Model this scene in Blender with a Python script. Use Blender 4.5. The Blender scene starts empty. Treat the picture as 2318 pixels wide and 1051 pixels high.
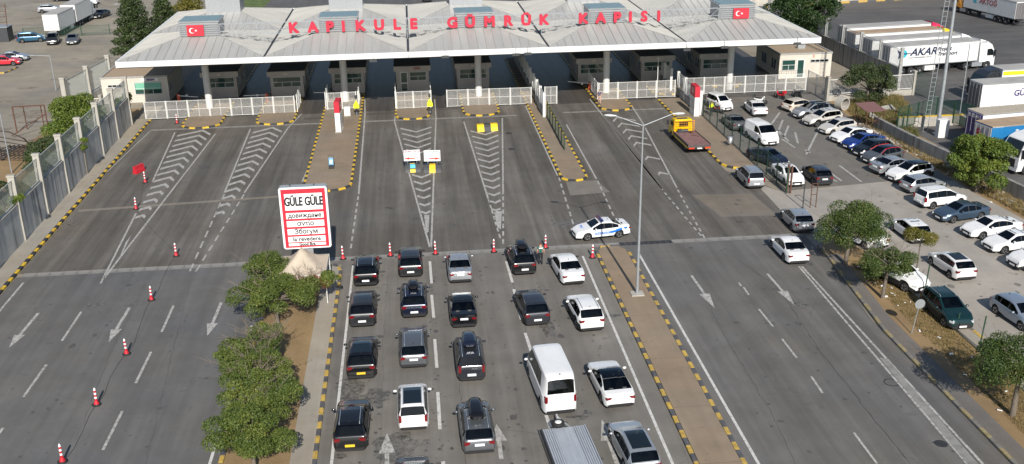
import bpy, bmesh, math, random
from mathutils import Vector, Matrix
R = math.radians
S = bpy.context.scene
COL = S.collection
# ------------------------------------------------------------------ camera
CAM_H, FPX, PITCH, YAW, ROLL = 31.0, 2330.0, R(21.2), R(5.45), R(0.93)
TW, TH = 2318.0, 1051.0
fw = Vector((math.sin(YAW)*math.cos(PITCH), math.cos(YAW)*math.cos(PITCH), -math.sin(PITCH)))
_rt = Vector((math.cos(YAW), -math.sin(YAW), 0)); _dn = fw.cross(_rt)
RX = _rt*math.cos(ROLL)+_dn*math.sin(ROLL); DN = _dn*math.cos(ROLL)-_rt*math.sin(ROLL)
cam = bpy.data.cameras.new('camera'); camo = bpy.data.objects.new('camera', cam); COL.objects.link(camo)
cam.sensor_width = 36; cam.lens = 36*FPX/TW; cam.clip_end = 3000; cam.clip_start = 1
M3 = Matrix((RX, -DN, -fw)).transposed()
camo.matrix_world = Matrix.Translation((0, 0, CAM_H)) @ M3.to_4x4()
S.camera = camo
# ------------------------------------------------------------------ light
SUN_EL, SUN_TRAVEL = R(33.5), R(-3.0)
W = bpy.data.worlds.new('World'); S.world = W; W.use_nodes = True
nt = W.node_tree; nt.nodes.clear()
sky = nt.nodes.new('ShaderNodeTexSky'); sky.sky_type = 'NISHITA'; sky.sun_disc = False
sky.sun_elevation = SUN_EL; sky.sun_rotation = R(183); sky.air_density = 1.0; sky.dust_density = 0.5; sky.ozone_density = 1.0
bg = nt.nodes.new('ShaderNodeBackground'); bg.inputs[1].default_value = 0.08
wo = nt.nodes.new('ShaderNodeOutputWorld'); nt.links.new(sky.outputs[0], bg.inputs[0]); nt.links.new(bg.outputs[0], wo.inputs[0])
sl = bpy.data.lights.new('sun', 'SUN'); sl.energy = 4.6; sl.angle = R(0.53); sl.color = (1, 0.945, 0.87)
so = bpy.data.objects.new('sun', sl); COL.objects.link(so)
tv = Vector((math.sin(SUN_TRAVEL)*math.cos(SUN_EL), math.cos(SUN_TRAVEL)*math.cos(SUN_EL), -math.sin(SUN_EL)))
so.rotation_euler = tv.to_track_quat('-Z', 'Y').to_euler(); so.location = (0, -60, 80)
S.view_settings.view_transform = 'Standard'; S.view_settings.look = 'None'
S.view_settings.exposure = 0.38; S.view_settings.gamma = 1; S.view_settings.use_curve_mapping = False
S.render.engine = 'CYCLES'
S.cycles.max_bounces = 6; S.cycles.transparent_max_bounces = 12

def G(x, y, z=0.0):
    """world point at height z seen at photograph position (x, y)"""
    d = fw+RX*((x-TW/2)/FPX)+DN*((y-TH/2)/FPX)
    t = (z-CAM_H)/d.z
    return Vector((d.x*t, d.y*t, z))
# ------------------------------------------------------------------ mesh helpers
class MB:
    def __init__(s): s.v = []; s.f = []; s.m = []; s.sm = []
    def add(s, vs, fs, m=0, sm=False):
        b = len(s.v); s.v += [tuple(v) for v in vs]
        for f in fs: s.f.append([b+i for i in f]); s.m.append(m); s.sm.append(sm)
        return s
    def box(s, x0, x1, y0, y1, z0, z1, m=0):
        return s.add([(x0,y0,z0),(x1,y0,z0),(x1,y1,z0),(x0,y1,z0),(x0,y0,z1),(x1,y0,z1),(x1,y1,z1),(x0,y1,z1)],
              [(0,3,2,1),(4,5,6,7),(0,1,5,4),(1,2,6,5),(2,3,7,6),(3,0,4,7)], m)
    def cbox(s, c, sz, rz=0, m=0, rx=0):
        M = Matrix.Translation(c) @ Matrix.Rotation(rz, 4, 'Z') @ Matrix.Rotation(rx, 4, 'X')
        h = [a/2 for a in sz]
        vs = [M @ Vector((x*h[0], y*h[1], z*h[2])) for z in (-1,1) for x, y in ((-1,-1),(1,-1),(1,1),(-1,1))]
        return s.add(vs, [(0,3,2,1),(4,5,6,7),(0,1,5,4),(1,2,6,5),(2,3,7,6),(3,0,4,7)], m)
    def tube(s, p, q, r0, r1=None, n=6, m=0, cap=True, sm=True):
        p, q = Vector(p), Vector(q); r1 = r0 if r1 is None else r1
        d = (q-p)
        if d.length < 1e-6: return s
        d.normalize(); a = d.orthogonal().normalized(); b = d.cross(a)
        vs = [p+(a*math.cos(2*math.pi*i/n)+b*math.sin(2*math.pi*i/n))*r0 for i in range(n)]
        vs += [q+(a*math.cos(2*math.pi*i/n)+b*math.sin(2*math.pi*i/n))*r1 for i in range(n)]
        s.add(vs, [(i, (i+1)%n, n+(i+1)%n, n+i) for i in range(n)], m, sm and n > 4)
        if cap: s.add(vs, [tuple(range(n-1,-1,-1)), tuple(range(n, 2*n))], m)
        return s
    def path(s, pts, r, n=6, m=0):
        for a, b in zip(pts, pts[1:]): s.tube(a, b, r, None, n, m)
        return s
    def bar(s, p, q, w, h=None, m=0):
        """square bar from p to q"""
        p, q = Vector(p), Vector(q); h = h or w; d = (q-p).normalized()
        up = Vector((0,0,1)) if abs(d.z) < .9 else Vector((0,1,0))
        a = d.cross(up).normalized()*w/2; b = a.cross(d).normalized()*h/2
        vs = [p-a-b, p+a-b, p+a+b, p-a+b, q-a-b, q+a-b, q+a+b, q-a+b]
        return s.add(vs, [(0,1,2,3),(7,6,5,4),(0,4,5,1),(1,5,6,2),(2,6,7,3),(3,7,4,0)], m)
    def lathe(s, prof, n=16, c=(0,0,0), m=0, sm=True):
        vs = []; k = len(prof)
        for r, z in prof:
            for i in range(n):
                a = 2*math.pi*i/n; vs.append((c[0]+r*math.cos(a), c[1]+r*math.sin(a), c[2]+z))
        fs = [(j*n+i, j*n+(i+1)%n, (j+1)*n+(i+1)%n, (j+1)*n+i) for j in range(k-1) for i in range(n)]
        s.add(vs, fs, m, sm); s.add(vs, [tuple(range(n-1,-1,-1)), tuple((k-1)*n+i for i in range(n))], m)
        return s
    def prism(s, pts, z0, z1, m=0):
        n = len(pts)
        if sum(pts[i][0]*pts[(i+1)%n][1]-pts[(i+1)%n][0]*pts[i][1] for i in range(n)) < 0: pts = pts[::-1]
        vs = [(p[0], p[1], z0) for p in pts]+[(p[0], p[1], z1) for p in pts]
        return s.add(vs, [tuple(range(n-1,-1,-1)), tuple(range(n, 2*n))]+[(i,(i+1)%n,n+(i+1)%n,n+i) for i in range(n)], m)
    def sheet(s, pts, z, m=0):
        n = len(pts)
        if sum(pts[i][0]*pts[(i+1)%n][1]-pts[(i+1)%n][0]*pts[i][1] for i in range(n)) < 0: pts = pts[::-1]
        return s.add([(p[0], p[1], z) for p in pts], [tuple(range(n))], m)
    def quad(s, a, b, c, d, m=0): return s.add([a,b,c,d], [(0,1,2,3)], m)
    def mesh(s, name, mats, recalc=False):
        me = bpy.data.meshes.new(name); me.from_pydata(s.v, [], s.f)
        for mt in (mats if isinstance(mats, (list, tuple)) else [mats]): me.materials.append(mt)
        me.polygons.foreach_set('material_index', s.m); me.polygons.foreach_set('use_smooth', s.sm)
        me.update()
        if recalc:
            bm = bmesh.new(); bm.from_mesh(me); bmesh.ops.recalc_face_normals(bm, faces=bm.faces); bm.to_mesh(me); bm.free()
        return me
def link(name, me, parent=None, loc=(0,0,0), rz=0, **kw):
    o = bpy.data.objects.new(name, me); COL.objects.link(o)
    o.location = loc; o.rotation_euler = (0,0,rz)
    if parent is not None: o.parent = parent
    for k, v in kw.items(): o[k] = v
    return o
def thing(name, label, cat, loc=(0,0,0), rz=0, group=None):
    o = bpy.data.objects.new(name, None); COL.objects.link(o); o.empty_display_size = .3
    o.location = loc; o.rotation_euler = (0,0,rz); o['label'] = label; o['category'] = cat
    if group: o['group'] = group
    return o
def tag(o, label, cat, group=None):
    o['label'] = label; o['category'] = cat
    if group: o['group'] = group
    return o
def struct(name, me, parent=None):
    return link(name, me, parent, kind='structure') if parent is None else link(name, me, parent)
_tc = {}
def text_mesh(txt, size, mat, extrude=.01, offset=0.0, align='CENTER', sx=1.0, shear=0.0, key=None):
    """flat lettering as a mesh in the XZ plane facing -Y"""
    cu = bpy.data.curves.new('lettering', 'FONT'); cu.body = txt; cu.size = size; cu.extrude = extrude
    cu.align_x = align; cu.align_y = 'CENTER'; cu.shear = shear; cu.resolution_u = 3
    o = bpy.data.objects.new('lettering_tmp', cu); COL.objects.link(o)
    dg = bpy.context.evaluated_depsgraph_get(); dg.update()
    me = bpy.data.meshes.new_from_object(o.evaluated_get(dg))
    bpy.data.objects.remove(o); bpy.data.curves.remove(cu)
    me.transform(Matrix.Scale(sx, 4, (1,0,0))); me.transform(Matrix.Rotation(R(90), 4, 'X'))
    if offset > 0:          # heavier strokes: the glyph laid over itself a hair apart
        bm = bmesh.new(); bm.from_mesh(me); geo = bm.verts[:]+bm.edges[:]+bm.faces[:]
        for i in range(8):
            d = bmesh.ops.duplicate(bm, geom=geo)['geom']; a = i*math.pi/4
            bmesh.ops.translate(bm, vec=(offset*math.cos(a), .0004*(i+1), offset*math.sin(a)), verts=[v for v in d if isinstance(v, bmesh.types.BMVert)])
        bm.to_mesh(me); bm.free()
    me.materials.clear(); me.materials.append(mat); me.name = 'lettering'
    return me
# ------------------------------------------------------------------ materials
_mc = {}
def mat(name, col, rough=.6, metal=0, var=.12, scale=4.0, coat=0, spec=.5, bump=0, detail=4, emit=0, alpha=1, stretch=None, dark=0):
    if name in _mc: return _mc[name]
    m = bpy.data.materials.new(name); m.use_nodes = True; n = m.node_tree.nodes; l = m.node_tree.links
    b = n['Principled BSDF']; b.inputs['Roughness'].default_value = rough; b.inputs['Metallic'].default_value = metal
    b.inputs['Coat Weight'].default_value = coat; b.inputs['Coat Roughness'].default_value = .04; b.inputs['Specular IOR Level'].default_value = spec
    c = (*col, 1) if len(col) == 3 else col
    b.inputs['Base Color'].default_value = c
    if var > 0:
        tc = n.new('ShaderNodeTexCoord'); mp = n.new('ShaderNodeMapping'); l.new(tc.outputs['Object'], mp.inputs[0])
        if stretch: mp.inputs['Scale'].default_value = stretch
        oi = n.new('ShaderNodeObjectInfo'); vm = n.new('ShaderNodeVectorMath'); vm.operation = 'SCALE'; vm.inputs[0].default_value = (37,53,29); l.new(oi.outputs['Random'], vm.inputs['Scale']); l.new(vm.outputs[0], mp.inputs['Location'])   # every piece wears differently
        nz = n.new('ShaderNodeTexNoise'); nz.inputs['Scale'].default_value = scale; nz.inputs['Detail'].default_value = detail; nz.inputs['Roughness'].default_value = .65
        l.new(mp.outputs[0], nz.inputs['Vector'])
        cr = n.new('ShaderNodeValToRGB'); cr.color_ramp.elements[0].position = .3; cr.color_ramp.elements[1].position = .7
        cr.color_ramp.elements[0].color = (*[max(0, x*(1-var-dark)) for x in c[:3]], 1); cr.color_ramp.elements[1].color = (*[min(1, x*(1+var)) for x in c[:3]], 1)
        l.new(nz.outputs[0], cr.inputs[0]); l.new(cr.outputs[0], b.inputs['Base Color'])
        if bump:
            bp = n.new('ShaderNodeBump'); bp.inputs['Strength'].default_value = bump; bp.inputs['Distance'].default_value = .02
            l.new(nz.outputs[0], bp.inputs['Height']); l.new(bp.outputs[0], b.inputs['Normal'])
    if emit:
        b.inputs['Emission Color'].default_value = c; b.inputs['Emission Strength'].default_value = emit
    _mc[name] = m; return m
def ground_mat(name, col, stain=.35, streak=.25, crack=.5, warm=0.0, rough=.75, speck=.18, tone=None, crackscale=.16, streakdir='Y'):
    """weathered paving: large patches, tyre streaks along the lanes, oil stains, hairline cracks, aggregate"""
    m = bpy.data.materials.new(name); m.use_nodes = True; n = m.node_tree.nodes; l = m.node_tree.links
    b = n['Principled BSDF']; b.inputs['Roughness'].default_value = rough; b.inputs['Specular IOR Level'].default_value = .4
    tc = n.new('ShaderNodeTexCoord')
    def noise(scale, detail=5, sc=(1,1,1), rough=.6, dist=0):
        mp = n.new('ShaderNodeMapping'); mp.inputs['Scale'].default_value = sc; l.new(tc.outputs['Object'], mp.inputs[0])
        z = n.new('ShaderNodeTexNoise'); z.inputs['Scale'].default_value = scale; z.inputs['Detail'].default_value = detail
        z.inputs['Roughness'].default_value = rough; z.inputs['Distortion'].default_value = dist; l.new(mp.outputs[0], z.inputs['Vector']); return z.outputs[0]
    def mr(v, a, bb, c, d):
        x = n.new('ShaderNodeMapRange'); x.inputs[1].default_value = a; x.inputs[2].default_value = bb; x.inputs[3].default_value = c; x.inputs[4].default_value = d
        l.new(v, x.inputs[0]); return x.outputs[0]
    def mul(a, bb):
        x = n.new('ShaderNodeMath'); x.operation = 'MULTIPLY'; l.new(a, x.inputs[0]); l.new(bb, x.inputs[1]); return x.outputs[0]
    f = mr(noise(.07, 4), .3, .7, 1-.5*stain*.6, 1+.5*stain*.6)
    f = mul(f, mr(noise(.45, 6), .3, .7, 1-.12, 1+.1))
    ss = (1, .035, 1) if streakdir == 'Y' else (.035, 1, 1)
    f = mul(f, mr(noise(.75, 5, ss), .34, .68, 1-streak, 1+streak*.45))
    f = mul(f, mr(noise(2.6, 3, ss), .35, .65, 1-streak*.35, 1+streak*.25))
    f = mul(f, mr(noise(.9, 3, (1,1,1), .5, .6), .66, .78, 1, 1-stain))          # dark drips
    f = mul(f, mr(noise(3.2, 2), .70, .77, 1, 1-stain*.8))
    f = mul(f, mr(noise(26, 2, (1,1,1), .7), .25, .75, 1-speck, 1+speck))
    if crack:
        mp = n.new('ShaderNodeMapping'); l.new(tc.outputs['Object'], mp.inputs[0])
        nz = n.new('ShaderNodeTexNoise'); nz.inputs['Scale'].default_value = .6; nz.inputs['Detail'].default_value = 4; l.new(mp.outputs[0], nz.inputs['Vector'])
        mx = n.new('ShaderNodeMix'); mx.data_type = 'VECTOR'; mx.inputs[0].default_value = .14
        l.new(mp.outputs[0], mx.inputs[4]); l.new(nz.outputs['Color'], mx.inputs[5])
        vo = n.new('ShaderNodeTexVoronoi'); vo.feature = 'DISTANCE_TO_EDGE'; vo.inputs['Scale'].default_value = crackscale; l.new(mx.outputs[1], vo.inputs['Vector'])
        cm = mr(vo.outputs['Distance'], .0, .004, 1-crack*.3, 1); gate = mr(noise(.12, 2), .48, .56, 0, 1)
        x = n.new('ShaderNodeMix'); x.data_type = 'FLOAT'; l.new(gate, x.inputs[0]); x.inputs[2].default_value = 1; l.new(cm, x.inputs[3]); f = mul(f, x.outputs[0])
    c1 = n.new('ShaderNodeMix'); c1.data_type = 'RGBA'; l.new(mr(noise(.11, 4), .35, .65, 0, 1), c1.inputs[0])
    t = tone or tuple(x*k for x, k in zip(col, (1.08, 1.0, .9)))
    c1.inputs[6].default_value = (*col, 1); c1.inputs[7].default_value = (*t, 1)
    vm = n.new('ShaderNodeVectorMath'); vm.operation = 'SCALE'; l.new(c1.outputs[2], vm.inputs[0]); l.new(f, vm.inputs['Scale'])
    l.new(vm.outputs[0], b.inputs['Base Color'])
    bp = n.new('ShaderNodeBump'); bp.inputs['Strength'].default_value = .25; bp.inputs['Distance'].default_value = .01
    l.new(noise(30, 2), bp.inputs['Height']); l.new(bp.outputs[0], b.inputs['Normal'])
    return m
def worn_mat(name, col, under, lo=.42, hi=.56, scale=5.0, rough=.6):
    """paint worn through to what is under it"""
    m = bpy.data.materials.new(name); m.use_nodes = True; n = m.node_tree.nodes; l = m.node_tree.links
    b = n['Principled BSDF']; b.inputs['Roughness'].default_value = rough
    tc = n.new('ShaderNodeTexCoord'); z = n.new('ShaderNodeTexNoise'); z.inputs['Scale'].default_value = scale; z.inputs['Detail'].default_value = 8; z.inputs['Roughness'].default_value = .75
    oi = n.new('ShaderNodeObjectInfo'); vm = n.new('ShaderNodeVectorMath'); vm.operation = 'MULTIPLY_ADD'; vm.inputs[1].default_value = (41,47,0); l.new(oi.outputs['Random'], vm.inputs[0]); l.new(tc.outputs['Object'], vm.inputs[2]); l.new(vm.outputs[0], z.inputs['Vector'])
    r = n.new('ShaderNodeMapRange'); r.inputs[1].default_value = lo; r.inputs[2].default_value = hi; l.new(z.outputs[0], r.inputs[0])
    x = n.new('ShaderNodeMix'); x.data_type = 'RGBA'; l.new(r.outputs[0], x.inputs[0]); x.inputs[6].default_value = (*under, 1); x.inputs[7].default_value = (*col, 1)
    l.new(x.outputs[2], b.inputs['Base Color']); return m
def wall_mat(name, col, streak=.5, scale=1.2, top=None):
    """concrete with dark rain streaks running down it"""
    m = bpy.data.materials.new(name); m.use_nodes = True; n = m.node_tree.nodes; l = m.node_tree.links
    b = n['Principled BSDF']; b.inputs['Roughness'].default_value = .85
    tc = n.new('ShaderNodeTexCoord'); out = None
    for sc, st, s2, lo, hi in (((1,1,.06), streak, 1.6, .48, .72), ((1,1,1), .18, .8, .3, .7), ((1,1,1), .12, 9, .3, .7)):
        mp = n.new('ShaderNodeMapping'); mp.inputs['Scale'].default_value = sc; l.new(tc.outputs['Object'], mp.inputs[0])
        z = n.new('ShaderNodeTexNoise'); z.inputs['Scale'].default_value = s2*scale; z.inputs['Detail'].default_value = 5; l.new(mp.outputs[0], z.inputs['Vector'])
        r = n.new('ShaderNodeMapRange'); r.inputs[1].default_value = lo; r.inputs[2].default_value = hi; r.inputs[3].default_value = 1; r.inputs[4].default_value = 1-st; l.new(z.outputs[0], r.inputs[0])
        if out is None: out = r.outputs[0]
        else:
            x = n.new('ShaderNodeMath'); x.operation = 'MULTIPLY'; l.new(out, x.inputs[0]); l.new(r.outputs[0], x.inputs[1]); out = x.outputs[0]
    v = n.new('ShaderNodeVectorMath'); v.operation = 'SCALE'; v.inputs[0].default_value = col; l.new(out, v.inputs['Scale']); l.new(v.outputs[0], b.inputs['Base Color'])
    return m
WHITE = mat('white_paint', (.72,.72,.70), .45, var=.06); WHITEDIRTY = mat('dirty_white_paint', (.60,.59,.55), .6, var=.15, scale=2)
YEL = mat('yellow_paint', (.62,.40,.03), .6, var=.22, scale=3); YELF = mat('faded_yellow_paint', (.46,.31,.07), .7, var=.3, scale=3)
BLK = mat('black_paint', (.035,.036,.04), .6, var=.3, scale=3); BLKF = mat('faded_black_paint', (.085,.085,.09), .75, var=.3, scale=3)
YELB = mat('bright_yellow_plastic', (.80,.53,.01), .4, var=.08)
RED = mat('red_plastic', (.50,.018,.03), .4, var=.1); REDP = mat('red_print', (.50,.022,.042), .5, var=.05)
RUBBER = mat('black_rubber', (.016,.016,.017), .75, var=.2); STEEL = mat('galvanised_steel', (.42,.45,.47), .45, .6, var=.12); DSTEEL = mat('dark_steel', (.06,.065,.07), .5, .3, var=.15)
CONC = mat('pale_concrete', (.36,.34,.30), .85, var=.18, scale=1.5); GREENP = mat('green_fence_paint', (.018,.06,.035), .5, var=.15)
GLASSD = mat('dark_glass', (.006,.010,.011), .04, spec=.8, var=0); GLASSG = mat('green_glass', (.02,.06,.05), .05, spec=.8, var=0)
RUST = mat('rusty_steel', (.10,.045,.028), .85, var=.35, scale=6); INK = mat('black_ink', (.015,.015,.018), .6, var=0)
SOIL = ground_mat('dry_soil', (.23,.155,.08), .35, .05, 0, speck=.3, tone=(.30,.205,.10)); 
PAVE = ground_mat('island_concrete', (.255,.190,.128), .3, .08, .25, rough=.85, speck=.08, tone=(.225,.185,.138), crackscale=.1)
PAVEG = ground_mat('grey_concrete_path', (.305,.285,.245), .3, .1, .3, rough=.85, speck=.1)
# ================================================================== ground
GR_L = ground_mat('left_road_asphalt', (.122,.121,.120), .30, .16, .5, tone=(.135,.128,.117))
GR_P = ground_mat('plaza_asphalt', (.118,.104,.086), .42, .36, .45, tone=(.146,.136,.121))
GR_Q = ground_mat('queue_concrete', (.186,.173,.152), .38, .2, .6, tone=(.160,.150,.134), crackscale=.09)
GR_R = ground_mat('right_road_asphalt', (.134,.131,.127), .28, .22, .6, tone=(.130,.120,.106))
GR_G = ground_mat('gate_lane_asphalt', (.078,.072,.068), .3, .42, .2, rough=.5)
GR_K = ground_mat('car_park_asphalt', (.155,.148,.136), .25, .10, .5); GR_C = ground_mat('car_park_concrete', (.345,.315,.272), .3, .07, .5, tone=(.30,.278,.245))
GR_Y = ground_mat('yard_concrete', (.285,.248,.188), .55, .10, .4, tone=(.235,.212,.175), streakdir='X'); GR_T = ground_mat('truck_park_asphalt', (.090,.087,.085), .3, .2, .4, tone=(.11,.105,.10), streakdir='X')
GR_B = ground_mat('back_road_asphalt', (.105,.105,.108), .2, .2, .2)
def zone(name, pts, m, z=0.0):
    return struct(name, MB().sheet(pts, z).mesh(name, m))
zone('ground', [(-900,-300),(900,-300),(900,1500),(-900,1500)], GR_Y, -.03)
left_road = zone('left_road', [(-30.8,-30),(-11.3,-30),(-11.3,75.3),(-30.8,75.3)], GR_L)
plaza = zone('plaza', [(-30.8,76.0),(33.3,76.0),(33.3,86),(29.9,93),(29.9,121.8),(-30.8,121.8)], GR_P)
queue = zone('queue_road', [(-6.2,-30),(13.7,-30),(13.7,76),(-11.3,76),(-11.3,74.6),(-6.2,74.6)], GR_Q)
right_road = zone('right_road', [(16.2,-30),(30.0,-30),(30.0,60),(31.2,70),(31.2,76),(13.7,76),(13.7,74.6),(16.2,74.6)], GR_R)
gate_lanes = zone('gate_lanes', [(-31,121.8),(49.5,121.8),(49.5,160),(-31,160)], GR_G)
back_road = zone('back_road', [(-30,160),(55,160),(70,420),(-20,420)], GR_B)
car_park = zone('car_park', [(33.3,86.4),(44.5,87.8),(53,86.5),(51,121.7),(33.3,121.7)], GR_K)
car_park_lower = zone('car_park_apron', [(35.2,-10),(55,-10),(53,86.5),(44.5,87.8),(33.3,86.4),(33.3,76),(35.2,70)], GR_C)
zone('car_park_entry', [(31.2,76),(33.3,76),(33.3,86),(31.5,89)], GR_C, .004)
truck_park = zone('truck_park', [(54.5,-10),(400,-10),(400,208),(60,192),(59.2,160),(60.6,121.6),(53,112)], GR_T)
verge = zone('dry_verge', [(31.0,-10),(35.2,-10),(35.2,70),(33.3,76),(31.6,73),(31.3,66)], SOIL)
waste = zone('waste_ground', [(49.6,110),(50,84),(52,60),(54.5,60),(54,100),(53,112),(60.6,121.5),(50.2,118.2)], SOIL, .005)
zone('waste_ground', [(-50,60),(-33.2,60),(-33.2,128),(-39,128),(-42,118)], SOIL, -.01)
zone('lawn', [(-40,260),(-12,260),(-22,200),(-24,168),(-33,164),(-36,190)], mat('lawn_grass', (.085,.12,.03), .9, var=.4, scale=1.2), -.008)
# drainage channels and patched paving: narrow slabs set in the road
DRAIN = wall_mat('drain_concrete', (.26,.25,.23), .2, 1); GRATE = mat('grate_iron', (.05,.05,.052), .6, .4, var=.3)
m = MB()
def drain(x0, x1, y, w, z=.006, mm=DRAIN, nm='drain_channel'):
    n = max(1, int((x1-x0)/1.0))
    t = thing(nm, 'pale concrete drainage channel crossing the %s' % ('road by the queue' if y < 100 else 'lanes before the gate'), 'drain'); del t['label']; del t['category']; t['kind'] = 'structure'
    L = (x1-x0)/n; me = MB().box(0, L-.025, -w/2, w/2, -.02, z).mesh('slab', mm)
    for i in range(n): link('slab', me, t, (x0+i*L, y+random.uniform(-.012,.012), random.uniform(-.003,.003)))
random.seed(4)
drain(-30.4, 15.9, 75.65, .75); drain(20.2, 31.2, 75.65, .75)
drain(-30.0, 12.0, 117.2, .55); drain(17.5, 29.8, 117.6, .55)
t = link('iron_grate', None, None, (0,0,0), kind='structure')
me = MB().box(0,.55,-.33,.33,-.02,.007).mesh('grate', GRATE)
for i in range(9): link('grate', me, t, (15.9+i*.48+.0, 75.65, .001)).scale.x = .8
PATCH = ground_mat('patch_concrete', (.20,.185,.16), .3, .1, .4); PATCHD = ground_mat('patch_asphalt', (.085,.08,.075), .3, .15, .3)
def patch(pts, m, nm='road_patch', z=.0035): return struct(nm, MB().sheet(pts, z).mesh(nm, m))
patch([(13.8,88.0),(17.6,88.4),(16.9,92.0),(14.0,92.0)], PATCH)
patch([(24.8,86.6),(30.2,86.2),(30.6,80.3),(25.8,80.6)], ground_mat('old_patch', (.165,.150,.127), .3, .1, .3))
patch([(-10.8,92),(-30.4,90.5),(-30.4,89.9),(-10.8,91.5)], PATCH, z=.0032)
for x0, x1, y in ((-12.9,-10.9,119.2),(-5.7,-2.4,120.2),(2.4,5.4,121.2)): patch([(x0,y),(x1,y),(x1,y+.9),(x0,y+.9)], PATCHD, 'speed_strip', .006)
# ---------------------------------------------------------------- markings
LINE = worn_mat('road_line_paint', (.45,.44,.41), (.165,.158,.145), .38, .56, 4); LINEF = worn_mat('faded_line_paint', (.43,.42,.39), (.17,.16,.148), .34, .56, 3.5); LINEB = worn_mat('fresh_line_paint', (.56,.55,.52), (.26,.25,.23), .34, .50, 4)
MZ = .009
def stroke(mb, p, q, w, z=MZ):
    p, q = Vector(p[:2]), Vector(q[:2]); d = (q-p).normalized(); n_ = Vector((-d.y, d.x))*w/2
    mb.sheet([p-n_, q-n_, q+n_, p+n_], z); return mb
def line(par, p, q, w=.16, m=LINE, nm='lane_line', z=MZ):
    return link(nm, stroke(MB(), p, q, w, z).mesh(nm, m), par)
def gl(par, a, b, w=.16, m=LINE, nm='lane_line'): return line(par, G(*a), G(*b), w, m, nm)
def dashes(par, p, q, n, on, w=.15, m=LINE):
    p, q = Vector(p[:2]), Vector(q[:2]); d = (q-p); L = d.length/n; d.normalize()
    me = MB().sheet([(0,-w/2),(L*on,-w/2),(L*on,w/2),(0,w/2)], MZ).mesh('lane_dash', m)
    for i in range(n): link('lane_dash', me, par, (p.x+d.x*L*i, p.y+d.y*L*i, 0), math.atan2(d.y, d.x))
def arrow(par, p, q, m=LINE, w=.22, hw=.75, hl=.36):
    p, q = Vector(p[:2]), Vector(q[:2]); d = q-p; L = d.length; d.normalize()
    s = L*(1-hl)
    me = MB().sheet([(0,-w/2),(s,-w/2),(s,w/2),(0,w/2)], MZ).sheet([(s,-hw/2),(L,0),(s,hw/2)], MZ).mesh('lane_arrow', m)
    link('lane_arrow', me, par, (p.x, p.y, 0), math.atan2(d.y, d.x))
def poly_g(par, pts, m=LINE, nm='paint_patch'): return link(nm, MB().sheet([G(*p) for p in pts], MZ+.001).mesh(nm, m), par)
# left road
for a, b in (((184,706),(140,772)),((105,826),(53,899)),((393,692),(366,752)),((342,797),(307,868)),((277,931),(233,1019)),((7,969),(-30,1020))): gl(left_road, a, b, .17, nm='lane_dash')
for a, b in (((87,709),(20,788)),((293,697),(246,775)),((501,685),(469,761))): arrow(left_road, G(*a), G(*b))
line(left_road, (-29.9,40), (-29.9,74.2), .17, LINE)
line(left_road, (-11.75,20), (-11.75,64.5), .17, LINEB)
# chevron zones
def chevrons(par, la, lb, ra, rb, y0, y1, step, apex=.5, da=1.0, w=.46, m=LINEF, inset=.45, skip=()):
    la, lb, ra, rb = [Vector(G(*p)[:2]) for p in (la, lb, ra, rb)]
    def at(a, b, y): t = (y-a.y)/(b.y-a.y); return Vector((a.x+(b.x-a.x)*t, y))
    y = y0; k = 0
    while y > y1:
        k += 1; l0, r0 = at(la, lb, y), at(ra, rb, y); wd = r0.x-l0.x
        if wd < .9: break
        ins = min(inset, wd*.11); l0.x += ins; r0.x -= ins
        s = min(1, wd/4.0); dd = da*s; tip = l0.lerp(r0, apex); tip.y += dd
        vdn = Vector((0, -w*1.15))
        if k not in skip:
            mb = MB()
            for p, q in ((l0, tip), (tip, r0)):
                mb.add([(p.x,p.y+vdn.y,MZ),(q.x,q.y+vdn.y,MZ),(q.x,q.y,MZ),(p.x,p.y,MZ)], [(0,1,2,3)])
            link('chevron', mb.mesh('chevron', m), par)
        y -= step
chevrons(plaza, (396,300),(300,500),(486,304),(300,530), 114.6, 84.5, 2.05, .68, 1.9, w=.6)
gl(plaza,(396,300),(345,412)); gl(plaza,(308,483),(228,642)); gl(plaza,(488,303),(236,630))
chevrons(plaza, (566,293),(452,565),(652,290),(455,560), 114.6, 84, 2.05, .62, 1.9, w=.6)
gl(plaza,(567,292),(508,437)); gl(plaza,(652,290),(553,437)); dashes(plaza, G(508,440), G(425,625), 8, .62); dashes(plaza, G(553,440), G(437,625), 9, .6)
chevrons(plaza, (893,275),(972,555),(986,268),(974,555), 113.8, 84, 2.15, .5, -1.75, skip=(6,7,8))
gl(plaza,(893,275),(973,560)); gl(plaza,(987,268),(976,560))
chevrons(plaza, (1050,276),(1130,545),(1136,270),(1136,545), 111.5, 85, 2.15, .5, -1.75)
gl(plaza,(1050,276),(1105,450)); gl(plaza,(1137,268),(1139,440)); dashes(plaza, G(1106,452), G(1134,545), 7, .6); dashes(plaza, G(1139,445), G(1139,560), 7, .6)
chevrons(plaza, (1365,258),(1560,480),(1440,262),(1570,480), 113, 92, 2.5, .3, 2.0, m=LINEF, inset=.6, skip=(6,8))
gl(plaza,(1335,225),(1500,430),.16,LINEF); gl(plaza,(1366,262),(1498,428)); gl(plaza,(1458,285),(1532,425)); dashes(plaza, G(1504,436), G(1592,540), 9, .55); dashes(plaza, G(1534,430), G(1598,545), 9, .55)
gl(plaza,(1190,240),(1262,398)); dashes(plaza, G(1265,402), G(1300,515), 7, .6); gl(plaza,(1282,282),(1350,405)); dashes(plaza, G(1353,410), G(1392,495), 6, .6)
gl(plaza,(1430,240),(1462,290)); gl(plaza,(826,262),(812,440)); dashes(plaza, G(811,445), G(793,570), 8, .6); gl(plaza,(733,300),(684,412))
gl(plaza,(826,225),(826,262)); gl(plaza,(900,222),(893,275),.14); gl(plaza,(984,225),(987,268),.14); gl(plaza,(683,258),(652,290),.14)
gl(plaza,(340,297),(120,505),.1,LINEF)
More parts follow.
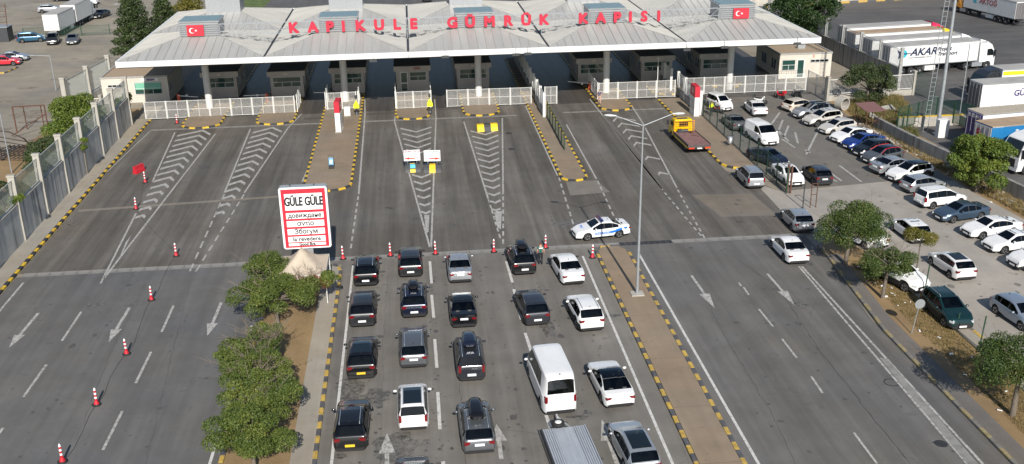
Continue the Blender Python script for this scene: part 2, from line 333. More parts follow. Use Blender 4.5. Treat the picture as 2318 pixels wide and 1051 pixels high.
for pts in (((285,548),(297,533),(283,562),(268,590)),((960,487),(972,487),(970,525),(965,530)),((1118,480),(1136,478),(1134,520),(1126,515))): poly_g(plaza, pts, LINEF)
# queue lanes
line(queue, (-5.3,-5), (-5.3,74.2), .17, LINEB); line(queue, (12.55,-5), (12.55,73.6), .17, LINEB)
for a, b in (((973,592),(977,642)),((977,668),(982,720)),((984,768),(989,833)),((991,888),(996,972)),((1003,1045),(1008,1120)),((1146,592),(1160,640)),((1163,655),(1180,724)),((1189,754),(1202,795)),((1236,940),(1246,968))): gl(queue, a, b, .2, LINEB, 'lane_dash')
arrow(queue, G(876,1075), G(876,981), LINE, .24, .9, .5); arrow(queue, G(1135,1040), G(1124,960), LINEF, .24, .9, .5); arrow(queue, G(1400,1060), G(1362,950), LINEF, .24, .9, .45)
# right road
line(right_road, (17.0,-5), (17.0,73.4), .17, LINEB)
for a, b in (((1683,650),(1695,668)),((1718,700),(1750,740)),((1770,767),(1803,810)),((1836,852),(1862,890)),((1933,980),(1985,1050)),((1672,640),(1678,648))): gl(right_road, a, b, .14, LINE, 'lane_dash')
arrow(right_road, G(1565,624), G(1618,698), LINE, .2, .75, .42); arrow(right_road, G(1737,620), G(1798,690), LINE, .2, .75, .42)
gl(right_road, (1808,603),(2190,1051),.15,LINE); gl(right_road,(1815,603),(2225,1051),.16,LINE); poly_g(right_road, [(1990,810),(2008,812),(2215,1051),(2190,1051)], wall_mat('grey_filler', (.27,.265,.25), .25))
m = MB(); c = G(2018,866)
for k in range(24): a = 2*math.pi*k/24; b2 = 2*math.pi*(k+1)/24; m.sheet([(c.x+.38*math.cos(a),c.y+.38*math.sin(a)),(c.x+.46*math.cos(a),c.y+.46*math.sin(a)),(c.x+.46*math.cos(b2),c.y+.46*math.sin(b2)),(c.x+.38*math.cos(b2),c.y+.38*math.sin(b2))], .008)
link('manhole_ring', m.mesh('manhole_ring', BLK), right_road)
for px, r_, par in ((1152,302,plaza),(1158,338,plaza),(2130,1005,right_road)):
    c = G(px, r_); link('manhole_cover', MB().lathe([(.36,-.02),(.36,.006),(.30,.009)], 20).mesh('manhole_cover', GRATE), par, (c.x,c.y,.002))
# car park markings
for a, b in (((1765,255),(1747,280)),((1772,272),(1762,297)),((1785,285),(1775,310)),((1800,300),(1806,325)),((1760,300),(1775,310)),((1770,315),(1800,335)),((1760,294),(1785,320)),((1850,300),(1825,350)),((1834,346),(1822,340)),((1878,390),(1905,410)),((1900,375),(1950,412)),((1870,398),(1895,412))): gl(car_park, a, b, .22, LINEF, 'bay_line')
# ---------------------------------------------------------------- kerbs and islands
def kerb(par, pts, blk=.75, w=.26, h=.16, first=0, mats=(YEL, BLK), nm='kerb_stone', z=0):
    pts = [Vector(p[:2]) for p in pts]
    L = sum((b-a).length for a, b in zip(pts, pts[1:])); n = max(2, round(L/blk)); seg = L/n
    def at(s_):
        for a, b in zip(pts, pts[1:]):
            d = (b-a).length
            if s_ <= d+1e-6: return a+(b-a)*min(1, s_/d)
            s_ -= d
        return pts[-1]
    x0 = seg/2-.008
    prof = [(-w/2,-.05),(w/2,-.05),(w/2,h-.03),(w/2-.03,h),(-w/2+.03,h),(-w/2,h-.03)]
    mes = []
    for mt in mats:
        vs = [(s_*x0, y, z_) for s_ in (-1,1) for y, z_ in prof]
        mes.append(MB().add(vs, [tuple(range(5,-1,-1)), tuple(range(6,12))]+[(i,(i+1)%6,6+(i+1)%6,6+i) for i in range(6)]).mesh(nm, mt))
    for i in range(n):
        a, b = at(i*seg), at((i+1)*seg); c = (a+b)/2; d = b-a
        link(nm, mes[(i+first) % 2], par, (c.x, c.y, z+random.uniform(-.012,.006)), math.atan2(d.y, d.x)+random.uniform(-.012,.012)).scale.x = d.length/seg
def island(name, poly, kpts, m=PAVE, h=.14, **k):
    t = struct(name, MB().prism(poly, -.05, h).mesh(name, m)); 
    for kp in kpts: kerb(t, kp, **k)
    return t
def arc(cx, cy, rx, ry, a0, a1, n=8): return [(cx+rx*math.cos(R(a0+(a1-a0)*i/n)), cy+ry*math.sin(R(a0+(a1-a0)*i/n))) for i in range(n+1)]
random.seed(7)
# left pavement under the boundary wall
island('left_pavement', [(-33.1,40),(-31.15,40),(-31.15,122),(-33.1,122)], [[(-31,60),(-31,121.6)]], PAVEG, first=1)
def nose(nm, x0, x1, yn, yb, side=True):
    c = (x0+x1)/2; r_ = (x1-x0)/2; ry = min(r_, 2.0)
    a = arc(c, yn+ry, r_-.13, ry-.13, 180, 360, 10)
    k = [(x0+.13, yb)]+a+[(x1-.13, yb)] if side else a
    island(nm, [(x0+.2,yb)]+arc(c, yn+ry, r_-.2, ry-.2, 180, 360, 10)+[(x1-.2,yb)], [k])
nose('gate_island', -26.9, -22.3, 116.9, 156); nose('gate_island', -18.5, -13.9, 117.2, 156); nose('long_island', -10.9, -6.2, 92.2, 156)
nose('gate_island', -2.3, 1.9, 117.0, 156); nose('gate_island', 5.7, 10.2, 117.4, 156); nose('long_island', 13.6, 16.3, 91.9, 150); nose('gate_island', 22.1, 26.2, 117.2, 156)
nose('gate_island', 30.0, 34.4, 124.0, 156); nose('gate_island', 38.2, 42.6, 126.5, 156)
island('right_island', [(30.1,121.9),(30.1,95.2),(30.6,93.9),(31.7,93.5),(33.2,92.2),(33.2,121.9)], [[(30.0,121.6),(30.0,95.2),(30.5,93.9),(31.6,93.4),(33.2,92.0)]])
# the median between queue and right road
island('median', [(13.9,-20),(16.1,-20),(16.1,74.2),(15.6,75.0),(14.4,75.0),(13.9,74.2)], [[(13.75,38),(13.75,74.3)],[(16.25,38),(16.25,73.6)],[(14.2,75.1),(15.8,75.1)]], mats=(YELF, BLKF))
# planted strip between the left road and the queue
bed = struct('planting_strip', MB().prism([(-11.0,-20),(-7.5,-20),(-7.5,73.4),(-11.0,73.4)], -.05, .10).mesh('planting_strip', SOIL))
island('queue_pavement', [(-7.5,-20),(-6.3,-20),(-6.3,73.6),(-7.5,74.4),(-11.0,74.4),(-11.0,73.4),(-7.5,73.4)], [[(-6.2,40),(-6.2,73.2),(-6.7,74.4)]], PAVEG, mats=(YELF, BLKF))
kerb(bed, [(-11.15,38),(-11.15,73.8)], mats=(BLKF, YELF))
# right pavement strip and kerb (worn)
kr = [(30.1,30),(30.1,58),(31.3,70.5),(31.4,73)]
WK = mat('worn_kerb', (.16,.15,.13), .85, var=.3); WKY = mat('worn_yellow_kerb', (.26,.21,.11), .85, var=.3)
island('right_pavement', [(30.2,-20),(31.25,-20),(31.25,60),(32.3,71),(31.5,71),(30.2,58)], [kr], ground_mat('dark_path', (.15,.14,.13), .3, .1, .3), mats=(WK, WKY), blk=1.0)
island('lot_kerb', [(34.7,-10),(35.6,-10),(35.6,62),(34.9,70),(34.2,70),(34.7,62)], [[(35.75,30),(35.75,62)]], PAVEG, mats=(YELF, WK), blk=1.2)

# sealed joints and cracks: thin dark tar lines
TAR = mat('tar_seal', (.062,.058,.054), .6, var=.3)
def crack(par, pts, w=.05, seed=0):
    rng = random.Random(seed); P = [G(*p) for p in pts]; mb = MB(); prev = None; L = []
    for a, b in zip(P, P[1:]):
        n = max(2, int((b-a).length/.5))
        for i in range(n): q = a.lerp(b, i/n); L.append((q.x+rng.gauss(0,.035), q.y+rng.gauss(0,.03)))
    L.append((P[-1].x, P[-1].y))
    for i, (a, b) in enumerate(zip(L, L[1:])):
        ww = w*rng.uniform(.3,1.0); mb.sheet([(a[0]-ww/2,a[1]),(b[0]-ww/2,b[1]),(b[0]+ww/2,b[1]),(a[0]+ww/2,a[1])], .0065)
    link('tar_joint', mb.mesh('tar_joint', TAR), par)
crack(queue, [(1146,585),(1170,680),(1205,800),(1240,930)], .06, 1); crack(queue, [(880,600),(868,780),(860,1050)], .035, 2); crack(queue, [(1040,870),(1055,1051)], .04, 3)
crack(right_road, [(1672,590),(1760,650),(1860,800),(2060,1051)], .06, 4); crack(right_road, [(1560,600),(1640,760),(1760,960),(1800,1051)], .03, 5)
crack(left_road, [(330,640),(250,800),(170,1000)], .03, 6); crack(left_road, [(430,640),(390,800),(330,1051)], .03, 7); crack(left_road, [(0,760),(160,740),(420,690)], .03, 8)
crack(plaza, [(560,478),(800,462),(1200,455),(1720,430)], .05, 9); crack(plaza, [(120,505),(300,480),(560,478)], .04, 10); crack(plaza, [(690,470),(705,560)], .04, 12)
OIL = worn_mat('oil_stain', (.052,.049,.045), (.155,.145,.128), .44, .6, 3, .5)
for i, (px, py, rx, ry, par) in enumerate(((790,880,.9,1.8,queue),(850,900,1.0,1.2,queue),(900,1010,1.6,1.4,queue),(1310,945,.7,.35,queue),(1330,935,.4,.3,queue),(1240,745,.5,1.4,queue),(1380,715,.8,.3,queue),(770,1032,.45,.3,queue),(1290,720,.5,.5,queue),(480,855,1.1,.22,left_road),(215,690,.8,.3,left_road),(300,690,.7,.25,left_road),(520,235,.0,.0,left_road),(2120,1005,.5,.3,right_road),(1740,730,.5,.5,right_road),(1810,690,.7,.4,right_road),(1290,505,1.6,.7,plaza),(160,508,.9,.25,plaza),(1560,560,.4,.4,right_road))):
    if rx == 0: continue
    rng = random.Random(i); c = G(px, py); pts = []
    for k in range(22): a = 2*math.pi*k/22; f_ = rng.uniform(.65,1.15); pts.append((c.x+rx*f_*math.cos(a), c.y+ry*f_*math.sin(a)))
    link('oil_stain', MB().sheet(pts, .0045+.0002*i).mesh('oil_stain', OIL), par)
for x, y in ((-12,172),(-6,172),(-12,184),(-6,186)): line(back_road, (x,y), (x,y+5), .2, LINEB, 'lane_dash')

# drips and grime where vehicles stand, blotches on the yard
def spots(par, n, fx, fy, seed, m, rmin=.03, rmax=.12, asp=1.6):
    rng = random.Random(seed); mb = MB()
    for i in range(n):
        x, y = fx(rng), fy(rng); r_ = rng.uniform(rmin, rmax)*(1 if rng.random() < .85 else 2.2); a = rng.uniform(.6,asp)
        mb.sheet([(x+r_*math.cos(k*.7854)*rng.uniform(.7,1.2), y+a*r_*math.sin(k*.7854)*rng.uniform(.7,1.2)) for k in range(8)], (.0052 if par.name != 'ground' else -.024)+.00001*i)
    link('oil_spots', mb.mesh('oil_spots', m), par, kind='stuff')
DRIP = mat('oil_drip', (.085,.079,.071), .55, var=.25)
spots(queue, 300, lambda r: r.choice((-3.3,.4,4.6,8.4,11.0))+r.gauss(0,.4), lambda r: r.uniform(40,74), 1, DRIP)
spots(left_road, 90, lambda r: r.choice((-27.5,-22,-16))+r.gauss(0,.8), lambda r: r.uniform(46,75), 2, DRIP)
spots(right_road, 90, lambda r: r.choice((19.5,24.5,28.0))+r.gauss(0,.7), lambda r: r.uniform(42,75), 3, DRIP)
spots(plaza, 420, lambda r: r.choice((-20.5,-12.5,-4,4,12,19.5,28))+r.gauss(0,.8), lambda r: r.uniform(77,121), 4, DRIP)
spots(car_park, 160, lambda r: r.uniform(34.5,49), lambda r: r.uniform(88,120), 5, DRIP)
spots(car_park_lower, 120, lambda r: r.uniform(36.5,49), lambda r: r.uniform(48,85), 6, mat('grey_drip', (.17,.155,.135), .7, var=.2))
YST = worn_mat('yard_stain', (.13,.112,.088), (.25,.215,.165), .42, .62, 1.2, .8)
spots(bpy.data.objects['ground'], 130, lambda r: r.uniform(-95,-40), lambda r: r.uniform(120,225), 7, YST, .4, 1.5, .8)

med = bpy.data.objects['median']; JN = mat('dark_joint', (.13,.10,.075), .9, var=.2)  # plain dark brown for the thin paving joints
for y in (44.5,50.2,56.1,62.3,70.4): link('paving_joint', MB().box(13.92,16.08,y,y+.025,.139,.1425).mesh('paving_joint', JN), med)
for x0, x1, y0, y1, st in ((-10.6,-6.5,95,122,4.5),(13.9,16.0,94,115,4.2),(30.3,33.1,95,121,4.6)):
    y = y0
    while y < y1: link('paving_joint', MB().box(x0,x1,y,y+.025,.139,.1425).mesh('paving_joint', JN), plaza); y += st
# ================================================================== the gate canopy
def GY(x, y, Y):
    d = fw+RX*((x-TW/2)/FPX)+DN*((y-TH/2)/FPX); t = Y/d.y
    return Vector((d.x*t, Y, CAM_H+d.z*t))
SEAM = mat('seam_grey', (.31,.305,.285), .6, var=.2)
ROOFS = [mat('roof_sheet_metal_%s' % n_, c_, .45, .1, var=.055, scale=.9, stretch=(2.2,.18,1), dark=.03) for n_, c_ in (('a',(.40,.395,.37)),('b',(.385,.38,.358)),('c',(.41,.405,.38)))]
ROOF = mat('roof_sheet_metal', (.40,.395,.37), .45, .1, var=.10, scale=.5, stretch=(1,.25,1)); ROOF2 = mat('roof_sheet_metal_dull', (.37,.366,.345), .48, .1, var=.12, scale=.6, stretch=(.25,1,1))
FASC = mat('white_fascia', (.70,.70,.685), .4, var=.03); SOFF = mat('soffit_grey', (.16,.165,.175), .8, var=.05); COLM = mat('column_concrete', (.62,.62,.60), .6, var=.07, scale=2)
LOUV = mat('louvre_panel', (.33,.345,.36), .4, .3, var=.08); SKYL = mat('skylight_glass', (.10,.155,.17), .25, var=.15, spec=.7); LETR = mat('red_letter_sheet', (.47,.022,.05), .45, var=.06)
CW = 16.3; CX = [7.8+CW*(k-2) for k in range(5)]; YF, YM, YB = 118.2, 135.9, 153.5; ZE, ZL = 7.70, 9.05
can = thing('gate_canopy', 'long white canopy of ribbed hipped roofs spanning the whole border gate', 'canopy', (7.8, 127, 0))
def C(v): return (v[0]-7.8, v[1]-127, v[2])
GUT = BLK
for row, (ya, yb) in enumerate(((YF, YM), (YM, YB))):
    yc = (ya+yb)/2; l0, l1 = yc-1.95, yc+1.95
    if row == 0: l0, l1 = 125.3, 129.3
    for k, cx in enumerate(CX):
        e0, e1 = cx-CW/2+.14, cx+CW/2-.14; a, b = cx-2.25, cx+2.25; y0 = ya+(.25 if row == 0 else .02); y1 = yb-.02
        mb = MB()
        P = lambda x, y, z: C((x, y, z))
        mb.quad(P(e0,y1,ZE), P(e0,y0,ZE), P(a,l0,ZL), P(a,l1,ZL)); mb.quad(P(e1,y0,ZE), P(e1,y1,ZE), P(b,l1,ZL), P(b,l0,ZL))
        mb.quad(P(e1,y1,ZE), P(e0,y1,ZE), P(a,l1,ZL), P(b,l1,ZL), 1)
        if row == 1: mb.quad(P(e0,y0,ZE), P(e1,y0,ZE), P(b,l0,ZL), P(a,l0,ZL), 1)
        # standing seams on the side slopes
        def seam(p, q, w=.05): mb.bar(Vector(C(p))+Vector((0,0,.03)), Vector(C(q))+Vector((0,0,.03)), w, .07, 0)
        n = 30
        for i in range(1, n):
            y = y0+(y1-y0)*i/n
            for ex, lx in ((e0, a), (e1, b)):
                if y < l0: t = (y-y0)/(l0-y0)
                elif y > l1: t = (y1-y)/(y1-l1)
                else: t = 1
                seam((ex, y, ZE), (ex+(lx-ex)*t, y, ZE+(ZL-ZE)*t), .035)
        if row == 1:
            for i in range(1, 17):
                x = e0+(e1-e0)*i/17; t = min(1, (x-e0)/(a-e0), (e1-x)/(e1-b)); seam((x,y0,ZE), (x,y0+(l0-y0)*t,ZE+(ZL-ZE)*t))
        for p, q in (((e0,y0,ZE),(a,l0,ZL)),((e1,y0,ZE),(b,l0,ZL)),((e0,y1,ZE),(a,l1,ZL)),((e1,y1,ZE),(b,l1,ZL))): seam(p, q, .14)
        mod = link('roof_module', mb.mesh('roof_module', [ROOF2, ROOF]), can)
        if row == 0:          # the front slope in single sheets
            n = 16
            for i in range(n):
                xa, xb = e0+(e1-e0)*i/n, e0+(e1-e0)*(i+1)/n
                def tt(x): return min(1, (x-e0)/(a-e0), (e1-x)/(e1-b))
                xs = sorted({xa, xb} | {x for x in (a, b) if xa < x < xb})
                dz = random.uniform(-.008, .008)
                bot = [(x, y0, ZE+dz) for x in xs]; top = [(x, y0+(l0-y0)*tt(x), ZE+(ZL-ZE)*tt(x)+dz) for x in xs]
                s = MB(); pts = [C(p) for p in bot]+[C(p) for p in reversed(top) if True]
                s.add(pts, [tuple(range(len(pts)))])
                s.bar(Vector(C(bot[-1]))+Vector((-.02,0,.02)), Vector(C(top[-1]))+Vector((-.02,0,.02)), .06, .09, 1)
                link('roof_sheet', s.mesh('roof_sheet', [ROOFS[(i*7+k*3)%3], SEAM]), mod)
        # roof lantern
        H = 1.75 if row == 0 else 2.0
        s = MB(); s.box(a-cx, b-cx, 0, l1-l0, -.25, H-.1); ln = link('roof_lantern', s.mesh('roof_lantern', LOUV), can, C((cx, l0, ZL)))
        s = MB().box(a-cx-.12, b-cx+.12, -.12, l1-l0+.12, H-.1, H+.02); link('lantern_top', s.mesh('lantern_top', LOUV), ln)
        for j in range(3):
            w = (l1-l0)/3; link('skylight', MB().box(a-cx+.08, b-cx-.08, j*w+.12, (j+1)*w-.12, H+.02, H+.09).mesh('skylight', SKYL), ln)
        if row == 0:
            for j in range(6): link('louvre', MB().cbox((0,-.14,.12+j*.25), (4.7,.05,.06)).mesh('louvre', mat('louvre_bar', (.28,.29,.31), .5, .4)), ln)
            link('louvre_backing', MB().box(-2.0,2.0,-.03,-.005,.05,1.5).mesh('louvre_backing', LOUV), ln)  # flat panel behind the louvre bars, same colour as the lantern
# black gutters between the roof strips, fascia, soffit, columns
for k in range(4):
    x = CX[k]+CW/2; link('valley_gutter', MB().box(x-.15-7.8, x+.15-7.8, YF+.2-127, YB-127, ZE-.35, ZE-.06).mesh('valley_gutter', GUT), can)
x0, x1 = CX[0]-CW/2, CX[4]+CW/2
s = MB()
for k in range(5):
    link('front_fascia', MB().box(CX[k]-CW/2+.02-7.8, CX[k]+CW/2-.02-7.8, YF-.15-127, YF+.1-127, 7.12, 7.74).mesh('front_fascia', FASC), can)
link('eaves_gutter', MB().box(x0+.05-7.8, x1-.05-7.8, YF+.1-127, YF+.26-127, 7.5, 7.72).mesh('eaves_gutter', mat('gutter_grey', (.26,.25,.23), .6, var=.2)), can)
for xx in (x0, x1): link('side_fascia', MB().box(xx-.12-7.8, xx+.12-7.8, YF+.12-127, YB-127, 7.05, 7.75).mesh('side_fascia', FASC), can)
link('rear_fascia', MB().box(x0-7.8, x1-7.8, YB+.01-127, YB+.2-127, 7.05, 7.75).mesh('rear_fascia', FASC), can)
link('soffit', MB().box(x0+.14-7.8, x1-.14-7.8, YF+.28-127, YB-.02-127, 6.95, 7.08).mesh('soffit', SOFF), can)
cm = MB().lathe([(.42,0),(.42,7.0)], 20).mesh('column', COLM)
for cx, y in zip((-24.9,-8.45,8.2,24.3,40.2), (126.3,127,127,126.2,126)): link('column', cm, can, C((cx, y, 0)))
for cx in CX: link('column', cm, can, C((cx, 147, 0)))
# lane signs and lamps hanging on the fascia
for px, py in ((845,138),(1008,129),(1168,124),(1640,107),(1805,99),(1555,113),(1195,122)):
    p = GY(px, py, YF-.35); s = MB().box(-.42,.42,-.1,.1,-.14,.14).tube((0,0,.1),(0,.15,.75),.02); link('lane_signal', s.mesh('lane_signal', DSTEEL), can, C(p))
# ------------------------------------------------------------------ rooftop sign: truss, letters, flags
sign = thing('rooftop_sign', 'red capital letters on a thin steel truss along the canopy roof', 'sign', (7.8,125.0,9.0))
def SG(p): return (p[0]-7.8, p[1]-125.0, p[2]-9.0)
TB, TT = 9.15, 10.45
for k in range(4):
    a, b = CX[k]+2.4, CX[k+1]-2.4; s = MB()
    for z in (TB, TT, TB+.45): s.bar(SG((a,125.0,z)), SG((b,125.0,z)), .05)
    s.bar(SG((a,125.5,TT)), SG((b,125.5,TT)), .04); s.bar(SG((a,125.5,TB)), SG((b,125.5,TB)), .04)
    n = 8
    for i in range(n+1):
        x = a+(b-a)*i/n; s.bar(SG((x,125.0,TB)), SG((x,125.0,TT)), .05); s.bar(SG((x,125.0,TT)), SG((x,125.5,TT)), .03)
        if i < n: s.bar(SG((x,125.02,TB if i%2 else TT)), SG((x+(b-a)/n,125.02,TT if i%2 else TB)), .035)
    s.bar(SG(((a+b)/2,125.0,TB)), SG(((a+b)/2,125.0,8.0)), .05)
    link('truss', s.mesh('truss', STEEL), sign)
LET = (('K',664,61),('A',708,59),('P',746,57.5),('I',777,57),('K',815,55.5),('U',858,54),('L',898,53),('E',936,51.5),('G',1024,50),('Ü',1064,48),('M',1108,48),('R',1150,47),('Ü',1191,45),('K',1231,44.5),('K',1320,41.5),('A',1360,41),('P',1397,39.5),('I',1427,38.5),('S',1458,38),('I',1491,37))
for ch, px, py in LET:
    p = GY(px, py, 124.82); p.z = 9.80+(.14 if ch == 'Ü' else 0)
    me = text_mesh(ch, 1.66, LETR, .09, .10, sx=1.04); me.name = 'letter'
    zs = [v.co.z for v in me.vertices]; me.transform(Matrix.Translation((0,0,-(max(zs)+min(zs))/2)))
    link('letter', me, sign, SG(p))
def flag(px, py, label):
    p = GY(px, py, 125.0); f = thing('flag_panel', label, 'flag', (p.x, 125.02, p.z-.62), group='flag panels on the roof lanterns')
    link('field', MB().box(-.98,.98,-.04,.04,0,1.28).mesh('field', REDP), f)
    def disc(cx, r_, cr_x=None, r2=None):
        pts = []
        for i in range(-24, 25):
            a = R(i*150/24+180)  # outer arc
            pts.append((cx+r_*math.cos(a), .64+r_*math.sin(a)))
        d = cr_x-cx
        for i in range(24, -25, -1):
            a = R(i*139/24+180); pts.append((cr_x+r2*math.cos(a), .64+r2*math.sin(a)))
        return pts
    n = 49; o_ = disc(-.38,.32,-.30,.256)
    s = MB()
    for i in range(n-1): s.quad((o_[i][0],-.052,o_[i][1]), (o_[i+1][0],-.052,o_[i+1][1]), (o_[97-i-1][0],-.052,o_[97-i-1][1]), (o_[97-i][0],-.052,o_[97-i][1]))
    link('crescent', s.mesh('crescent', WHITE), f)
    st = [(.08+(.165 if i%2 == 0 else .063)*math.cos(R(180+36*i)), -.052, .64+(.165 if i%2 == 0 else .063)*math.sin(R(180+36*i))) for i in range(10)]
    s = MB(); s.add([(.08,-.053,.64)]+st, [(0,1+i,1+(i+1)%10) for i in range(10)]); link('star', s.mesh('star', WHITE), f)
flag(442, 70, 'red flag panel with white crescent and star on the leftmost roof lantern')
flag(1678, 31, 'red flag panel with white crescent and star on the rightmost roof lantern')
# ------------------------------------------------------------------ buildings and booths
CLAD = mat('cream_cladding', (.56,.52,.45), .7, var=.07, scale=1); CLADG = mat('grey_cladding', (.42,.39,.36), .7, var=.08, scale=1); GRAV = mat('roof_gravel', (.33,.25,.17), .95, var=.3, scale=8); DKROOF = mat('dark_roof_felt', (.06,.06,.065), .8, var=.2)
FRAME = mat('window_frame', (.62,.63,.62), .4, var=.04); SCREEN = mat('green_blind', (.16,.42,.30), .6, var=.08)
def win(par, x0, x1, z0, z1, y, cols=3, rows=2, m=GLASSG, t=.05, face=-1):
    """window lying in a plane of constant y (facing -y)"""
    o = link('window', MB().box(x0,x1,y,y+.05,z0,z1).mesh('window', m), par)
    s = MB(); a = y-.04; b = y-.002
    for x in (x0, x1-t): s.box(x, x+t, a, b, z0, z1)
    s.box(x0+t, x1-t, a, b, z0, z0+t); s.box(x0+t, x1-t, a, b, z1-t, z1)
    for r_ in range(1, rows): zz = z0+(z1-z0)*r_/rows; s.box(x0+t, x1-t, a+.003, b, zz-t/2, zz+t/2)
    for c in range(1, cols): xx = x0+(x1-x0)*c/cols; s.box(xx-t/2, xx+t/2, a+.006, b, z0+t, z0+(z1-z0)*(1/rows)-t/2 if rows > 1 else z1-t)
    link('frame', s.mesh('frame', FRAME), o); return o
def winx(par, x, y0, y1, z0, z1, sgn, m=GLASSD):
    """window on a side wall of constant x"""
    o = link('window', MB().box(min(x,x+.03*sgn),max(x,x+.03*sgn),y0,y1,z0,z1).mesh('window', m), par)
    s = MB(); a, b = sorted((x+.03*sgn, x+.06*sgn))
    for y in (y0, y1-.06, (y0+y1)/2): s.box(a,b,y,y+.06,z0,z1)
    s.box(a+.002,b-.002,y0+.06,y1-.06,z1-.06,z1); s.box(a+.002,b-.002,y0+.06,y1-.06,z0,z0+.06); link('frame', s.mesh('frame', FRAME), o)
def planks(x0, x1, y0, y1, z0, z1, step=.22):
    s = MB(); z = z0
    s.box(x0+.02, x1-.02, y0+.02, y1-.02, z0, z1-.01)
    while z < z1-.02: s.box(x0, x1, y0, y1, z+.006, min(z+step, z1)-.006); z += step
    return s
def booth(x, y, label, door=False, dark=None, win_w=3.5):
    t = thing('customs_booth', label, 'booth', (x, y, .14), group='customs booths under the canopy')
    link('wall', planks(-2.05, 2.05, 0, 7.5, 0, 2.75).mesh('wall', CLADG), t)
    s = planks(-2.35, 2.35, -.35, 8.0, 2.75, 3.4, .2); link('roof', s.mesh('roof', CLADG), t)
    link('roof_top', MB().box(-2.3,2.3,-.3,7.95,3.4,3.43).mesh('roof_top', DKROOF), t)
    if door:
        d = link('door', MB().box(-1.55,-.62,-.05,-.005,.05,2.6).mesh('door', FRAME), t); link('door_pane', MB().box(-1.45,-.72,-.07,-.051,1.25,2.5).box(-1.45,-.72,-.07,-.051,.2,1.1).mesh('door_pane', GLASSG), d)
        win(t, -.35, 1.75, 1.45, 2.6, -.05, 2)
    else: win(t, -win_w/2, win_w/2, 1.35, 2.62, -.05, 3)
    for sg in (-1, 1):
        winx(t, 2.05*sg, .6, 2.6, 1.2, 2.55, sg); winx(t, 2.05*sg, 4.4, 6.6, 1.2, 2.55, sg)
    link('number_sign', MB().box(.2,1.0,-.42,-.36,2.95,3.25).mesh('number_sign', mat('faded_red_sign', (.30,.14,.12), .6)) if door else MB().box(-.25,.25,-.40,-.36,2.95,3.2).mesh('number_sign', CLAD), t)
    return t
bl = ['grey customs booth behind the first column from the left','grey customs booth with wide window between the first and second columns','grey customs booth behind the second column and the red and white totem','grey customs booth with a glazed door behind the short mesh fence','grey customs booth behind the middle column','grey customs booth beside the red barrier cabinet right of centre','grey customs booth behind the mesh fence with a tall white pole','grey customs booth with brown sign beside the rightmost column']
for i, (x, y) in enumerate(((-24.2,131.2),(-15.8,130.2),(-8.2,131),(0,130.6),(7.8,131),(23.6,131.4),(32,131.4),(40,131.6))): booth(x, y, bl[i], door=(i == 3))
def building(x0, x1, y0, y1, h, label, name):
    t = thing(name, label, 'building', (x0, y0, 0)); w, d = x1-x0, y1-y0
    link('wall', planks(0, w, 0, d, 0, h-.15, .32).mesh('wall', CLAD), t)
    s = MB()
    for a in ((-.06,w+.06,-.06,.14),(-.06,w+.06,d-.14,d+.06),(-.06,.14,.14,d-.14),(w-.14,w+.06,.14,d-.14)): s.box(*a, h-.15, h+.06)
    link('parapet', s.mesh('parapet', mat('parapet_grey', (.33,.32,.30), .7)), t); link('roof', MB().box(.14,w-.14,.14,d-.14,h-.17,h-.05).mesh('roof', GRAV), t)
    return t
b = building(48.3, 55.4, 130.6, 140, 3.3, 'cream flat roofed guard building with glass door at the right end of the gate', 'guard_building')
win(b, .35, 2.15, 1.1, 2.5, -.05, 2, 2); d = link('door', MB().box(2.35,3.45,-.06,-.005,0,2.55).mesh('door', FRAME), b); link('door_pane', MB().box(2.5,3.3,-.08,-.061,.15,2.4).mesh('door_pane', GLASSG), d)
win(b, 4.2, 6.7, 2.05, 2.45, -.05, 4, 1, GLASSD); winx(b, 0, 1.0, 3.0, .9, 2.4, -1); winx(b, 0, 5.0, 7.0, .9, 2.4, -1)
link('air_conditioner', MB().box(3.6,4.6,3.2,3.8,3.25,3.8).mesh('air_conditioner', STEEL), b)
link('wall_number', text_mesh('3', .5, mat('orange_print', (.6,.12,.05), .5), .01, .015), b, (4.6,-.02,2.85))
b = building(-38.7, -30.6, 131, 140, 3.3, 'cream flat roofed office with green window blind at the left end of the gate', 'guard_building')
win(b, .75, 3.0, 2.05, 2.4, -.05, 4, 1, GLASSD); o = win(b, 4.0, 7.3, 1.05, 2.55, -.05, 3, 2); link('blind', MB().box(4.1,7.2,-.075,-.045,1.65,2.5).mesh('blind', SCREEN), o)
o = link('name_board', MB().box(4.9,7.0,-.06,-.005,2.68,3.05).mesh('name_board', WHITE), b); link('lettering', text_mesh('IIEIBM', .34, mat('purple_ink', (.05,.02,.12), .5), .005, .02, sx=1.15), o, (6.05,-.065,2.86))
winx(b, 8.1, .4, 2.0, .9, 2.4, 1)
# ------------------------------------------------------------------ fences at the gate
_pm = {}
FW = mat('fence_white', (.70,.70,.67), .5, var=.08)
def mesh_panel(L, h, wire=FW, frame=FW, fr=.04, sp=.085, ww=.012, vert=2, rail=True):
    k = (round(L, 2), h, wire.name, frame.name, vert, ww, fr)
    if k in _pm: return _pm[k]
    s = MB(); n = int(L/sp)
    for i in range(1, n): s.bar((i*L/n,0,.06), (i*L/n,0,h), ww, ww*.6, 1)
    n = int(h/sp)
    for i in range(1, n): s.bar((0,0,.06+(h-.06)*i/n), (L,0,.06+(h-.06)*i/n), ww, ww*.6, 1)
    for x in (0, L): s.bar((x,-.005,.0), (x,-.005,h+.04), fr)
    for z in (.06, h): s.bar((0,-.003,z), (L,-.003,z), fr)
    if rail: s.bar((0,-.005,h/2), (L,-.005,h/2), fr*.7)
    for i in range(1, vert): s.bar((L*i/vert,-.007,.06), (L*i/vert,-.007,h), fr*.7)
    _pm[k] = s.mesh('panel', [frame, wire]); return _pm[k]
